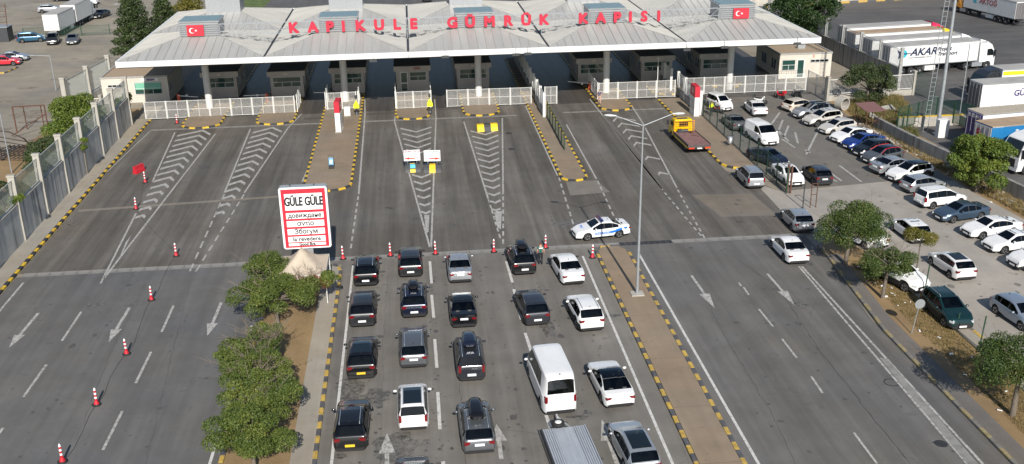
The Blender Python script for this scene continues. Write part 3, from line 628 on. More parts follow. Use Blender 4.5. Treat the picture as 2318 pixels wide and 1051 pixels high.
def mesh_fence(label, p, q, h=2.0, plen=2.45, z=.0, name='mesh_fence', wire=FW, frame=FW, posth=.12, vert=2, rail=True, group=None, cat='fence', ww=.012, sp=.085):
    p, q = Vector(p[:2]), Vector(q[:2]); d = q-p; n = max(1, round(d.length/plen)); L = d.length/n; a = math.atan2(d.y, d.x)
    t = thing(name, label, cat, (p.x, p.y, z), a, group)
    pm = MB().box(-.035,.035,-.05,.035,0,h+posth).mesh('post', frame); me = mesh_panel(L-.16, h, wire, frame, vert=vert, rail=rail, ww=ww, sp=sp)
    for i in range(n+1): link('post', pm, t, (i*L,0,0))
    for i in range(n): link('panel', me, t, (i*L+.08,0,.03))
    return t
GF = 'white mesh fences at the gate'
mesh_fence('white mesh fence before the first two columns on the left', (-31.6,122.15), (-14.2,122.4), 2.05, 2.45, .02, vert=2, group=GF)
mesh_fence('short white mesh fence beside the red and white totem', (-10.4,122.9), (-6.9,123.1), 2.0, 1.75, .14, group=GF)
mesh_fence('short white mesh fence in front of the booth with the glazed door', (-2.1,122.0), (2.0,122.1), 2.0, 1.05*2, .14, group=GF)
mesh_fence('white mesh fence crossing the middle column', (4.0,122.4), (14.3,122.2), 2.05, 2.45, .02, group=GF)
mesh_fence('single white mesh gate leaf beside the lane wall', (15.9,121.9), (17.4,121.9), 2.1, 1.5, .02, group=GF)
mesh_fence('white mesh fence crossing the fourth column by the walking man', (22.7,122.7), (32.3,122.7), 2.05, 2.4, .1, group=GF)
mesh_fence('white mesh fence with razor wire behind the parked motorcycles', (33.6,123.7), (49.4,123.7), 2.1, 2.5, .02, group=GF)
mesh_fence('white mesh fence running back beside the walking man', (22.6,122.9), (22.6,129.5), 2.0, 2.2, .14, group=GF)
for x, y in ((-13.95,122.6),(-10.6,123.1),(-6.7,123.2),(-2.2,122.3),(2.1,122.3)):
    mesh_fence({-13.95:'mesh return at the right end of the long left gate fence',-10.6:'mesh return left of the red and white totem',-6.7:'mesh return right of the red and white totem',-2.2:'mesh return left of the glazed door booth',2.1:'mesh return right of the glazed door booth'}[x], (x,y), (x,y+4.2), 2.0, 2.1, .14, group='mesh returns beside the lanes')
# lane wall with mesh panels (centre right) and its twin near the right totem
def lane_wall(x, y0, y1, ywhite, label):
    t = thing('lane_wall', label, 'wall', (x, y0, 0))
    link('base_wall', MB().box(-.12,.12,.1,y1-y0,0,.95).mesh('base_wall', mat('wall_grey', (.33,.33,.33), .8, var=.15)), t)
    pm = MB().box(-.16,.16,-.16,.16,0,3.0).mesh('post', COLM)
    n = round((y1-y0)/3.4); L = (y1-y0)/n
    for i in range(n+1): link('post', pm, t, (0, i*L, 0))
    me = mesh_panel(L-.4, 1.9, vert=2, rail=False)
    for i in range(n): link('panel', me, t, (0, i*L+.2, .98), R(90))
    return t
lane_wall(15.0, 115.6, 150, 122, 'grey lane wall with mesh panels and white posts running under the canopy')
lane_wall(33.0, 113.6, 124, 122, 'grey wall with mesh panels and white posts behind the right totem')
lane_wall(32.6, 126, 150, 122, 'grey wall with mesh panels deep under the canopy on the right')
link('razor_wire', None)
bpy.data.objects.remove(bpy.data.objects['razor_wire'])
s = MB(); pts = [(33.6+15.8*i/420, 123.7+.22*math.cos(i*.75), 2.42+.22*math.sin(i*.75)) for i in range(421)]
s.path(pts, .012, 3); tag(link('razor_wire', s.mesh('razor_wire', DSTEEL)), 'coil of razor wire along the top of the right mesh fence', 'razor wire')
GRW = mat('green_mesh_wire', (.03,.085,.055), .5, var=.1)
mesh_fence('low green mesh fence on the narrow island right of centre', (15.35,115.3), (15.35,101.8), 1.75, 2.3, .14, wire=GRW, frame=GREENP, vert=1, rail=False, name='green_fence', ww=.006)
mesh_fence('green mesh fence along the car park beside the tow truck', (33.25,121.5), (33.25,85.5), 2.3, 2.75, .08, wire=mat('thin_green_wire', (.05,.09,.06), .5), frame=GREENP, vert=1, rail=False, name='green_fence', ww=.0035, sp=.1)
# lane barriers
def barrier(px, py, qx, qy, label, cab):
    p = G(px, py, 1.0); q = G(qx, qy, 1.0); t = thing('lane_barrier', label, 'barrier', (p.x, p.y, 0), group='lane barriers under the canopy'); d = q-p
    link('cabinet', MB().box(-.18,.18,-.16,.16,.1,1.15).mesh('cabinet', mat('orange_cabinet', (.55,.08,.03), .5) if cab else DSTEEL), t)
    s = MB().bar((0,-.2,1.0), (d.x,d.y-.2,1.0), .07, .09); link('arm', s.mesh('arm', WHITE), t); link('hub', MB().tube((d.x*.4,-.27,1.0),(d.x*.4,-.13,1.0),.14,None,12).mesh('hub', WHITE), t)
barrier(603,214,552,216,'white barrier arm on a red cabinet left of the wide window booth',True); barrier(1335,188,1285,184,'white barrier arm on a red cabinet right of the lane wall',True)
barrier(755,209,710,209,'white barrier arm left of the booth behind the second column',False); barrier(404,216,449,219,'white barrier arm with red tip beside the left office',True)
# poles
for px, py, h, l in ((1487,222,5.0,'tall thin white pole behind the right mesh fence'),):
    p = G(px, py); tag(link('pole', MB().tube((0,0,0),(0,0,h),.05,.04,8).mesh('pole', WHITE), None, (p.x,p.y,0)), l, 'pole')
# ------------------------------------------------------------------ boundary walls
WALLC = wall_mat('stained_wall_concrete', (.62,.61,.58), .78); POSTC = wall_mat('post_concrete', (.44,.42,.37), .25); PICK = mat('picket_green_grey', (.40,.43,.40), .55, var=.15); WALLD = wall_mat('dark_wall_concrete', (.30,.29,.27), .6)
def picket_panel(L, h, m, sp=.17, w=.024):
    s = MB(); n = int(L/sp)
    for i in range(n+1): s.bar((i*L/n,0,0), (i*L/n,0,h), w)
    for z in (.08, h-.02): s.bar((0,-.03,z), (L,-.03,z), .06)
    return s.mesh('fence_panel', m)
def post_wall(label, p, q, wh, ph, n, th=.3, postw=.5, wm=WALLC, pm_=POSTC, picket=PICK, name='boundary_wall', pan=None, proud=.12, lip=True):
    p, q = Vector(p[:2]), Vector(q[:2]); d = q-p; L = d.length/n; t = thing(name, label, 'wall', (p.x,p.y,0), math.atan2(d.y,d.x))
    for i in range(n): link('wall_section', MB().box(i*L+.02,(i+1)*L-.02,-th/2,th/2,0,wh).mesh('wall_section', wm), t)
    s = MB().box(-postw*.3,postw*.3,-th/2-proud,th/2+proud,0,ph).box(-postw*.38,postw*.38,-th/2-proud-.05,th/2+proud+.05,ph,ph+.15).mesh('post', pm_)
    for i in range(n+1): link('post', s, t, (i*L,0,0))
    me = picket_panel(L-postw*.75, ph-wh-.35, picket) if pan is None else pan(L-postw*.75, ph-wh-.25)
    for i in range(n):
        link('fence_panel', me, t, (i*L+postw*.38,0,wh+.08))
        if lip: link('coping', MB().box(.3,L-.3,-th/2-.06,-th/2+.02,0,.1).mesh('coping', POSTC), t, (i*L,0,wh-.02))
    return t
post_wall('tall stained concrete retaining wall with posts and green pickets along the left kerb', (-32.75,58.6), (-32.75,119.6), 3.3, 5.65, 10)
post_wall('far stretch of picket fence on concrete posts beside the left office', (-39.4,122.5), (-33.5,122.3), .6, 3.0, 2, picket=FW, lip=False)
post_wall('high mesh fence on concrete posts at the yard edge left of the canopy', (-42.0,127), (-40.2,140.5), .8, 4.2, 2, picket=PICK, lip=False)
def panel_r(L, h): return mesh_panel(L, h, mat('grey_mesh_wire', (.42,.43,.42), .5), STEEL, vert=1, rail=False)
post_wall('tall stained retaining wall with mesh panels in front of the parked lorries', (58.9,166), (60.6,121.6), 2.9, 5.3, 8, .35, postw=.34, proud=.02, wm=WALLD, pm_=mat('post_grey', (.30,.30,.29), .7, var=.15), pan=panel_r, name='retaining_wall')
FP = mat('white_picket', (.66,.66,.63), .5, var=.08)
post_wall('white picket fence on a low wall behind the round bush', (49.9,118.0), (61.4,119.4), .7, 2.9, 2, .3, wm=CONC, picket=FP, lip=False, name='picket_fence')
mesh_fence('grey mesh side gate between the motorcycles and the white pickets', (49.5,123.4), (49.8,118.5), 2.6, 2.4, 0, wire=mat('grey_wire', (.45,.46,.45), .5), frame=STEEL, vert=1, name='side_gate', cat='gate')
lw = thing('low_wall', 'low grey concrete wall between the waste ground and the lorry park', 'wall', (0,0,0))
pts = [(50.4,105.5),(50.9,98),(52.2,88),(53.6,76),(54.8,64)]
for a, b in zip(pts, pts[1:]):
    d = Vector((b[0]-a[0], b[1]-a[1])); link('wall_section', MB().box(0,d.length-.02,-.18,.18,0,1.35).mesh('wall_section', WALLD), lw, (a[0],a[1],0), math.atan2(d.y,d.x))
bw = thing('back_wall', 'long pale concrete panel wall with yellow kerb behind the lorry park', 'wall', (62,188,0), math.atan2(11.5,75))
for i in range(13): link('wall_panel', MB().box(i*6.2+.02,i*6.2+6.18,-.2,.2,0,6).mesh('wall_panel', wall_mat('pale_wall', (.52,.49,.43), .35) if i == 0 else bpy.data.materials['pale_wall']), bw)
kerb(bw, [(0,-1.2),(78,-1.2)], blk=1.9, w=.5, h=.35, mats=(YELF,BLKF))
# ================================================================== cars
def car_glass():
    m = bpy.data.materials.new('car_glass'); m.use_nodes = True; n = m.node_tree.nodes; l = m.node_tree.links; n.clear(); o = n.new('ShaderNodeOutputMaterial')
    t = n.new('ShaderNodeBsdfTransparent'); t.inputs[0].default_value = (.17,.20,.19,1); g = n.new('ShaderNodeBsdfGlossy'); g.inputs['Roughness'].default_value = .03; g.inputs[0].default_value = (.9,.95,1,1)
    f = n.new('ShaderNodeFresnel'); f.inputs[0].default_value = 1.5; x = n.new('ShaderNodeMixShader'); l.new(f.outputs[0], x.inputs[0]); l.new(t.outputs[0], x.inputs[1]); l.new(g.outputs[0], x.inputs[2]); l.new(x.outputs[0], o.inputs[0]); return m
GLASSC = car_glass()
SEAT = mat('seat_fabric', (.07,.07,.075), .9, var=.2)
def interp(P, x):
    if x <= P[0][0]: return P[0][1]
    for (a, za), (b, zb) in zip(P, P[1:]):
        if x <= b: return za+(zb-za)*((x-a)/(b-a) if b > a else 1)
    return P[-1][1]
# profile fractions: x in units of half length (rear -1 .. front +1), z in metres
CAR = {
 # L, W, H, wheelbase, wheel r, profile[(x,z)], glass: (rear base, rear top, roof front, cowl), pillars, belt
 'sedan': dict(L=4.62,W=1.82,H=1.45,wb=2.7,r=.32,P=[(-1,.52),(-.985,.74),(-.96,1.02),(-.9,1.06),(-.66,1.08),(-.36,1.37),(-.2,1.43),(0,1.45),(.14,1.41),(.44,1.05),(.55,.98),(.8,.86),(.93,.75),(.985,.6),(1,.45)],g=(-.66,-.36,.14,.44),side=(-.55,.40),pil=[-.33,-.02],belt=[(-1,.9),(-.6,.96),(.4,.90),(.7,.84),(1,.5)]),
 'hatch': dict(L=4.2,W=1.78,H=1.48,wb=2.58,r=.31,P=[(-1,.55),(-.985,.78),(-.965,1.0),(-.93,1.05),(-.72,1.40),(-.6,1.44),(-.1,1.48),(.1,1.43),(.44,1.06),(.56,.98),(.82,.86),(.94,.74),(.985,.6),(1,.45)],g=(-.93,-.70,.1,.44),side=(-.74,.40),pil=[-.46,-.06],belt=[(-1,.92),(-.7,1.0),(.4,.92),(.7,.84),(1,.5)]),
 'suv': dict(L=4.5,W=1.86,H=1.66,wb=2.68,r=.36,P=[(-1,.58),(-.985,.85),(-.965,1.08),(-.94,1.14),(-.78,1.56),(-.66,1.62),(-.15,1.66),(.06,1.60),(.42,1.18),(.54,1.10),(.82,1.0),(.94,.88),(.985,.7),(1,.5)],g=(-.94,-.77,.06,.42),side=(-.80,.38),pil=[-.5,-.1],belt=[(-1,1.02),(-.7,1.10),(.4,1.02),(.7,.97),(1,.55)],clad=1),
 'wagon': dict(L=4.72,W=1.83,H=1.50,wb=2.75,r=.33,P=[(-1,.54),(-.985,.78),(-.965,1.0),(-.94,1.05),(-.78,1.42),(-.66,1.46),(-.1,1.50),(.1,1.44),(.42,1.06),(.54,.99),(.82,.87),(.94,.75),(.985,.6),(1,.45)],g=(-.94,-.77,.1,.42),side=(-.80,.38),pil=[-.48,-.06],belt=[(-1,.93),(-.7,1.0),(.4,.92),(.7,.85),(1,.5)]),
 'mpv': dict(L=4.45,W=1.76,H=1.68,wb=2.8,r=.32,P=[(-1,.55),(-.985,.82),(-.975,1.05),(-.955,1.12),(-.86,1.58),(-.76,1.64),(-.1,1.68),(.16,1.60),(.5,1.14),(.6,1.05),(.84,.92),(.94,.8),(.985,.62),(1,.45)],g=(-.955,-.85,.16,.5),side=(-.86,.46),pil=[-.46,-.02],belt=[(-1,.98),(-.7,1.04),(.4,1.0),(.7,.92),(1,.5)]),
 'smallvan': dict(L=4.0,W=1.72,H=1.74,wb=2.55,r=.30,P=[(-1,.6),(-.985,.9),(-.975,1.12),(-.96,1.18),(-.92,1.64),(-.84,1.70),(-.1,1.74),(.2,1.66),(.55,1.2),(.66,1.08),(.86,.95),(.95,.8),(.985,.62),(1,.45)],g=(-.96,-.91,.2,.55),side=(-.85,.5),pil=[-.42,.02],belt=[(-1,1.02),(-.7,1.1),(.4,1.08),(.7,.98),(1,.5)]),
 'van': dict(L=5.0,W=1.98,H=2.0,wb=2.95,r=.34,P=[(-1,.6),(-.985,1.0),(-.98,1.2),(-.97,1.28),(-.945,1.86),(-.88,1.95),(-.1,2.0),(.32,1.93),(.64,1.34),(.72,1.2),(.88,1.06),(.95,.9),(.985,.65),(1,.45)],g=(-.97,-.94,.32,.64),side=(.04,.60),pil=[.3],belt=[(-1,1.1),(-.7,1.2),(.4,1.18),(.7,1.08),(1,.5)],midwin=1),
 'minibus': dict(L=5.9,W=2.02,H=2.62,wb=3.66,r=.36,P=[(-1,.6),(-.988,1.1),(-.984,1.42),(-.978,1.5),(-.962,2.38),(-.93,2.53),(-.8,2.6),(.3,2.62),(.44,2.55),(.76,1.5),(.80,1.34),(.92,1.18),(.97,1.0),(.99,.7),(1,.45)],g=(-.978,-.962,.46,.76),side=(-.6,.70),pil=[-.2,.28],belt=[(-1,1.2),(-.7,1.38),(.4,1.34),(.7,1.2),(1,.5)]),
 'coupe': dict(L=4.85,W=1.90,H=1.37,wb=2.86,r=.34,P=[(-1,.52),(-.985,.75),(-.96,.96),(-.9,1.0),(-.74,1.02),(-.38,1.30),(-.2,1.36),(-.04,1.37),(.1,1.32),(.40,1.0),(.52,.95),(.8,.83),(.93,.72),(.985,.58),(1,.42)],g=(-.74,-.38,.1,.40),side=(-.56,.36),pil=[-.1],belt=[(-1,.88),(-.6,.94),(.4,.88),(.7,.82),(1,.5)]),
}
_cars = {}
def car_meshes(kind):
    if kind in _cars: return _cars[kind]
    D = CAR[kind]; L, Wd, wb, r = D['L'], D['W'], D['wb'], D['r']; h = L/2; P = [(x*h, z) for x, z in D['P']]; B = [(x*h, z) for x, z in D['belt']]
    gx = [x*h for x in D['g']]; sd = [x*h for x in D['side']]; pil = [x*h for x in D['pil']]
    fo = (L-wb)/2+.02; xw = (wb/2+.02, -wb/2+.02); ra = r+.055
    xs = {x for x, _ in P} | set(sd) | {p+d for p in pil for d in (-.045, .045)} | {-h+.1, h-.1, -h+.3, h-.3}
    for w in xw: xs |= {w+ra*k for k in (-1,-.99,-.9,-.7,-.35,0,.35,.7,.9,.99,1)}
    xs = sorted(xs); X = [xs[0]]
    keep = {round(v, 4) for v in gx+sd+[xs[-1]]+[p+d for p in pil for d in (-.045,.045)]}
    for x in xs[1:]:
        if x-X[-1] < .012:
            if round(x, 4) in keep: X[-1] = x
            continue
        X.append(x)
    zroof = D['H']; zbelt = interp(B, 0); rings = []
    for x in X:
        zc = interp(P, x); zs = min(interp(B, x), zc-.03); e = (h-abs(x))
        pl = 1-.24*max(0, 1-e/.75)**2.2 if x > 0 else 1-.17*max(0, 1-e/.6)**2.2
        w = Wd/2*pl; fr = max(0, min(1, (zc-zs)/(zroof-zbelt)))
        zb = .24 if D['H'] < 1.55 else .28
        for q in xw:
            if abs(x-q) < ra-1e-4: zb = max(zb, r+math.sqrt(ra*ra-(x-q)**2))
        zb = min(zb, zs-.07); tum = .22 if kind not in ('van','minibus') else .10
        we = w*(.95-tum*fr); dz = zc-zs; z2 = zb+min(.07, (zs-zb)*.3); zm = z2+(zs-z2)*.55
        rings.append([(0,zb),(w*.84,zb),(w*.965,zb+.015),(w*.995,z2),(w,zm),(w*.99,zs-.045 if zs-.045 > zm else zs-.02),(w*.95,zs),
                      (we+.012,zs+dz*.80),(we*.965,zs+dz*.925),(we*.80,zs+dz*.985),(we*.45,zc-.004*fr),(0,zc)])
    n = len(rings[0]); parts = {}
    def put(key, quad):
        parts.setdefault(key, []).append(quad)
    for i in range(len(X)-1):
        xm = (X[i]+X[i+1])/2
        for j in range(n-1):
            a, b, c, d = [(X[i],*rings[i][j]), (X[i+1],*rings[i+1][j]), (X[i+1],*rings[i+1][j+1]), (X[i],*rings[i][j+1])]
            key = 'body'
            if j <= 1: key = 'under'
            elif j == 2 or (j == 3 and D.get('clad')): key = 'trim'
            elif j >= 8:
                if gx[2] < xm < gx[3]: key = 'windscreen'
                elif gx[0] < xm < gx[1]: key = 'rear_window'
            elif j == 6 and sd[0] < xm < sd[1]:
                if any(abs(xm-p) < .046 for p in pil): key = 'pillar'
                else: key = 'side%d' % sum(xm > p for p in pil)
            if key == 'windscreen' and j == 8 and kind not in ('minibus','van'): key = 'body'
            for sg in (1, -1):
                q = [(v[0], v[1]*sg, v[2]) for v in (a, b, c, d)]
                q = q if sg < 0 else q[::-1]
                put((key, sg if key.startswith('side') else 0), q)
    def build(qs, name, mats, mi=None, sharp=38):
        bm = bmesh.new(); cache = {}
        for k, q in qs:
            vs = []
            for v in q:
                kk = tuple(round(c, 4) for c in v)
                if kk not in cache: cache[kk] = bm.verts.new(v)
                if cache[kk] not in vs: vs.append(cache[kk])
            if len(vs) < 3: continue
            try: f = bm.faces.new(vs)
            except ValueError: continue
            f.material_index = k; f.smooth = True
        bm.normal_update()
        for e in bm.edges:
            if len(e.link_faces) == 2 and (e.calc_face_angle(0) > R(sharp) or e.link_faces[0].material_index != e.link_faces[1].material_index): e.smooth = False
        me = bpy.data.meshes.new(name); bm.to_mesh(me); bm.free()
        for m_ in mats: me.materials.append(m_)
        return me
    body = [(0, q) for q in parts[('body',0)]]+[(1, q) for k in ('under','trim','pillar') for q in parts.get((k,0), [])]
    for i, sg in ((0, -1), (-1, 1)):                                      # end caps
        rg = rings[i]; x = X[i]
        for j in range(n-1):
            q = [(x,rg[j][0],rg[j][1]),(x,rg[j+1][0],rg[j+1][1]),(x,-rg[j+1][0],rg[j+1][1]),(x,-rg[j][0],rg[j][1])]
            body.append((1 if j < 4 else 0, q if sg > 0 else q[::-1]))
    out = {'body': build(body, 'body', [WHITE, RUBBER])}
    out['windscreen'] = build([(0,q) for q in parts[('windscreen',0)]], 'windscreen', [GLASSC]); out['rear_window'] = build([(0,q) for q in parts[('rear_window',0)]], 'rear_window', [GLASSC])
    out['sides'] = [build([(0,q) for q in v], 'side_window', [GLASSC]) for k, v in sorted(parts.items()) if k[0].startswith('side') and not (D.get('midwin') and k[0] == 'sideX')]
    # lights, plates, mirrors sit on the skin
    def skin(x): i = min(range(len(X)), key=lambda k: abs(X[k]-x)); return rings[i]
    zt = interp(B, -h*.97); wt = skin(-h+.1)[4][0]; xr = -h
    tall = kind in ('mpv','smallvan','van','minibus'); big = kind in ('suv','wagon','hatch')
    th = .40 if tall else (.16 if big else .13); tw = .14 if tall else .32
    def light(sg, front):
        s = MB(); 
        if front: s.cbox((h-.20, sg*(wt-.20), interp(P, h*.9)-.21), (.30,.34,.13), -sg*R(28))
        else: s.cbox((xr+.11, sg*(wt-tw/2+.015), zt-(.10 if not tall else .06)), (.20,tw,th), sg*R(14))
        return s.mesh('headlight' if front else 'tail_light', mat('headlamp_lens', (.55,.57,.58), .12, var=0, coat=.5) if front else mat('tail_lamp_lens', (.17,.005,.008), .18, var=0, coat=.6))
    out['tl'] = [light(s_, 0) for s_ in (-1,1)]; out['hl'] = [light(s_, 1) for s_ in (-1,1)]
    out['grille'] = MB().cbox((h-.035,0,.50), (.10,Wd*.52,.20)).cbox((h-.045,0,.30), (.10,Wd*.62,.10)).mesh('grille', RUBBER)
    out['bumper'] = MB().cbox((-h+.02,0,.36), (.10,Wd*.72,.15)).mesh('bumper', RUBBER)
    pz = .60 if kind in ('suv','mpv','smallvan','van','minibus') else .78 if kind in ('sedan','coupe') else .74
    px_ = interp([(z, x) for x, z in P[:4]], pz)-.012
    out['plate'] = MB().cbox((px_,0,pz), (.05,.52,.13)).mesh('number_plate', mat('number_plate_white', (.78,.79,.80), .4, var=.03)); out['fplate'] = MB().cbox((h+.005,0,.40), (.05,.52,.12)).mesh('number_plate', bpy.data.materials['number_plate_white'])
    xm_ = gx[3]-.30; zm_ = interp(B, xm_)+.10
    out['mirror'] = []
    for s_ in (-1,1):
        y = skin(xm_)[6][0]; mm = MB(); mm.lathe([(.03,-.08),(.085,-.05),(.10,0),(.085,.05),(.03,.08)], 8, (0,0,0)); me = mm.mesh('door_mirror', WHITE)
        me.transform(Matrix.Translation((xm_, s_*(y+.16), zm_)) @ Matrix.Diagonal((.8,1.25,.95,1)))
        out['mirror'].append(me)
    ty = MB(); prof = [(r*.60,-.10),(r*.93,-.105),(r,-.07),(r,.07),(r*.93,.105),(r*.60,.10)]
    ty.lathe(prof, 20); me = ty.mesh('tyre', RUBBER); me.transform(Matrix.Rotation(R(90),4,'X')); out['tyre'] = me
    rm = MB(); rm.lathe([(r*.64,-.085),(r*.64,.085),(r*.55,.07)], 20, m=1)
    for k in range(5):
        a = 2*math.pi*k/5
        for da in (-.14,.14): rm.bar((.02*math.cos(a),.02*math.sin(a),.082), (r*.62*math.cos(a+da),r*.62*math.sin(a+da),.088), .045, .03, 0)
        for da in (-.14,.14): rm.bar((.02*math.cos(a),.02*math.sin(a),-.082), (r*.62*math.cos(a+da),r*.62*math.sin(a+da),-.088), .045, .03, 0)
    rm.lathe([(r*.66,-.092),(r*.66,.092)], 20, m=0)
    rm.lathe([(r*.6,-.094),(r*.6,.094)], 20, m=1)
    me = rm.mesh('rim', [mat('alloy_rim', (.45,.46,.47), .3, .7, var=.1), RUBBER]); me.transform(Matrix.Rotation(R(90),4,'X')); out['rim'] = me
    out['wheels'] = [(q, s_*(Wd/2-.115)) for q in xw for s_ in (-1,1)]; out['D'] = D
    # roof fittings
    zr = D['H']; yr = (Wd/2)*(.95-.22)*.80; s = MB()
    for s_ in (-1,1):
        pts = [(gx[1]+.05, s_*yr, interp(P,gx[1]+.05)-.01),(gx[1]+.15, s_*yr, interp(P,gx[1]+.15)+.06),(gx[2]-.25,s_*yr,interp(P,gx[2]-.25)+.06),(gx[2]-.1,s_*yr,interp(P,gx[2]-.1)-.01)]
        s.path(pts, .022, 6)
    out['rails'] = s.mesh('roof_rails', STEEL)
    ra_, rb_ = gx[1]+.22, gx[2]-.12; yy = (Wd/2)*.95*.60; s = MB(); N = 8
    pts = [(ra_+(rb_-ra_)*i/N, interp(P, ra_+(rb_-ra_)*i/N)+.012) for i in range(N+1)]
    for (xa,za),(xb,zb_) in zip(pts, pts[1:]): s.add([(xa,-yy,za-.012),(xb,-yy,zb_-.012),(xb,yy,zb_-.012),(xa,yy,za-.012),(xa,-yy*.6,za),(xb,-yy*.6,zb_),(xb,yy*.6,zb_),(xa,yy*.6,za)], [(0,1,5,4),(4,5,6,7),(7,6,2,3)], 0, True)
    out['sunroof'] = s.mesh('sunroof', GLASSD)
    f0 = max(ra_, rb_-.75); s = MB().add([(f0,-yy*.75,interp(P,f0)+.010),(rb_,-yy*.75,interp(P,rb_)+.010),(rb_,yy*.75,interp(P,rb_)+.010),(f0,yy*.75,interp(P,f0)+.010)], [(0,1,2,3)])
    out['hatchglass'] = s.mesh('sunroof', GLASSD)
    b = build([(0,q) for q in parts[('body',0)] if gx[0]-.05 < q[0][0] and all(gx[1]-.02 <= v[0] <= gx[2]+.02 and v[2] > D['H']*.9 for v in q)], 'roof_panel', [GLASSC])
    b.transform(Matrix.Translation((0,0,.006))); out['roofpanel'] = b
    sh = MB(); sh.lathe([(.02,0),(.035,.02),(.01,.09)], 6); me = sh.mesh('antenna_fin', RUBBER); me.transform(Matrix.Translation((gx[1]+.25,0,interp(P,gx[1]+.25)-.01))); out['fin'] = me
    # seats and dashboard behind the glass
    zs_ = .38 if D['H'] < 1.55 else .50
    if kind in ('van','minibus'): zs_ = .85
    xf = gx[3]-1.35; top = min(D['H']-.38, zs_+.86)
    out['seats'] = []
    for y in (-.38,.38):
        q_ = MB().cbox((xf,y,zs_+.12),(.52,.5,.16)).cbox((xf-.30,y,(zs_+.15+top-.12)/2),(.14,.48,top-.27-zs_)).cbox((xf-.34,y,top+.02),(.10,.26,.18)); out['seats'].append(q_.mesh('seat', SEAT))
    nr = 3 if kind == 'minibus' else 1
    for k in range(nr): xr_ = xf-1.0-k*1.0; out['seats'].append(MB().cbox((xr_,0,zs_+.12),(.5,Wd*.68,.16)).cbox((xr_-.30,0,(zs_+.15+top-.12)/2),(.14,Wd*.66,top-.27-zs_)).cbox((xr_-.33,-.4,top),(.09,.24,.16)).cbox((xr_-.33,.4,top),(.09,.24,.16)).mesh('rear_seat', SEAT))
    out['dash'] = MB().cbox((gx[3]-.42,0,interp(B,gx[3])-.12),(.5,Wd*.72,.2)).mesh('dashboard', SEAT)
    _cars[kind] = out; return out
def paint(name, col, metal=.0, rough=.28):
    m = mat('paint_'+name, col, rough, metal, var=.05, coat=.45 if max(col) < .2 else .6, scale=1.5)
    n = m.node_tree.nodes; l = m.node_tree.links; b = n['Principled BSDF']; src = b.inputs['Base Color'].links[0].from_socket      # the inside of the shell is grey trim
    g = n.new('ShaderNodeNewGeometry'); x = n.new('ShaderNodeMix'); x.data_type = 'RGBA'; l.new(g.outputs['Backfacing'], x.inputs[0]); l.new(src, x.inputs[6]); x.inputs[7].default_value = (.05,.05,.052,1); l.new(x.outputs[2], b.inputs['Base Color']); return m
PC = dict(white=paint('white',(.74,.74,.73)), black=paint('black',(.006,.0065,.008),0,.2), navy=paint('navy',(.012,.017,.035),.3,.22), dgrey=paint('dark_grey',(.030,.032,.035),.4,.28), grey=paint('grey',(.13,.14,.15),.5,.3),
  silver=paint('silver',(.42,.44,.46),.6,.32), bluegrey=paint('blue_grey',(.07,.11,.16),.5,.28), blue=paint('blue',(.012,.04,.22),.3,.25), red=paint('red',(.55,.02,.035)), green=paint('dark_green',(.008,.035,.038),.4,.25), beige=paint('beige',(.56,.50,.42)), champagne=paint('champagne',(.60,.57,.52),.2), teal=paint('teal_blue',(.02,.09,.16),.3), steel=paint('steel_blue',(.28,.33,.40),.5,.3), slate=paint('slate',(.027,.030,.038),.3,.28))
YPL = mat('number_plate_yellow', (.75,.50,.03), .4, var=.03)
CARS = []
def car(kind, col, loc, rz, label, group, opt='', sx=1.0, sz=1.0, cat='car', name='car'):
    M_ = car_meshes(kind); D = M_['D']; t = thing(name, label, cat, loc, rz, group); t.scale = (sx,1,sz)
    pm = PC[col]
    def pt(nm, me, m=None, par=t, **k):
        o = link(nm, me, par, **k)
        if m is not None: o.material_slots[0].link = 'OBJECT'; o.material_slots[0].material = m
        return o
    pt('body', M_['body'], pm); pt('windscreen', M_['windscreen']); pt('rear_window', M_['rear_window'])
    for s in M_['sides']: pt('side_window', s)
    for s in M_['tl']: pt('tail_light', s)
    for s in M_['hl']: pt('headlight', s)
    pt('grille', M_['grille']); pt('bumper', M_['bumper'])
    pt('number_plate', M_['plate'], YPL if 'y' in opt else None); pt('number_plate', M_['fplate'], YPL if 'y' in opt else None)
    for s in M_['mirror']: pt('door_mirror', s, RUBBER if 'm' in opt else pm)
    for x, y in M_['wheels']:
        w = pt('tyre', M_['tyre']); w.location = (x, y, D['r']); pt('rim', M_['rim'], par=w)
    if 'r' in opt: pt('roof_rails', M_['rails'])
    if 's' in opt: pt('sunroof', M_['sunroof'])
    if 'h' in opt: pt('sunroof', M_['hatchglass'])
    if 'b' in opt: pt('roof_panel', M_['roofpanel'])
    pt('antenna_fin', M_['fin'])
    for s in M_['seats']: pt('seat', s)
    pt('dashboard', M_['dash'])
    CARS.append(t); return t
def qcar(kind, col, px, py, label, opt='', dr=0, **k):
    """car in the queue: rear bumper over the ground seen at (px, py), facing the gate"""
    p = G(px, py+5); a = R(90+dr); L = CAR[kind]['L']*k.get('sx',1); c = p+Vector((math.cos(a), math.sin(a), 0))*L/2
    return car(kind, col, (c.x,c.y,.0), a, label, 'cars queueing for the border gate', opt, **k)
def wcar(kind, col, f, r_, side, label, group='cars parked in the right car park', opt='', head=None, **k):
    """car whose near-side front and rear wheels touch the ground seen at f and r_"""
    D = CAR[kind]; F, B_ = G(*f), G(*r_); hd = (F-B_); a = math.atan2(hd.y, hd.x) if head is None else R(head)
    hd = Vector((math.cos(a), math.sin(a), 0)); left = Vector((-hd.y, hd.x, 0)); mid = (F+B_)/2
    c = mid+left*(D['W']/2-.1)*(1 if side == 'R' else -1)
    return car(kind, col, (c.x,c.y,0), a, label, group, opt, **k)
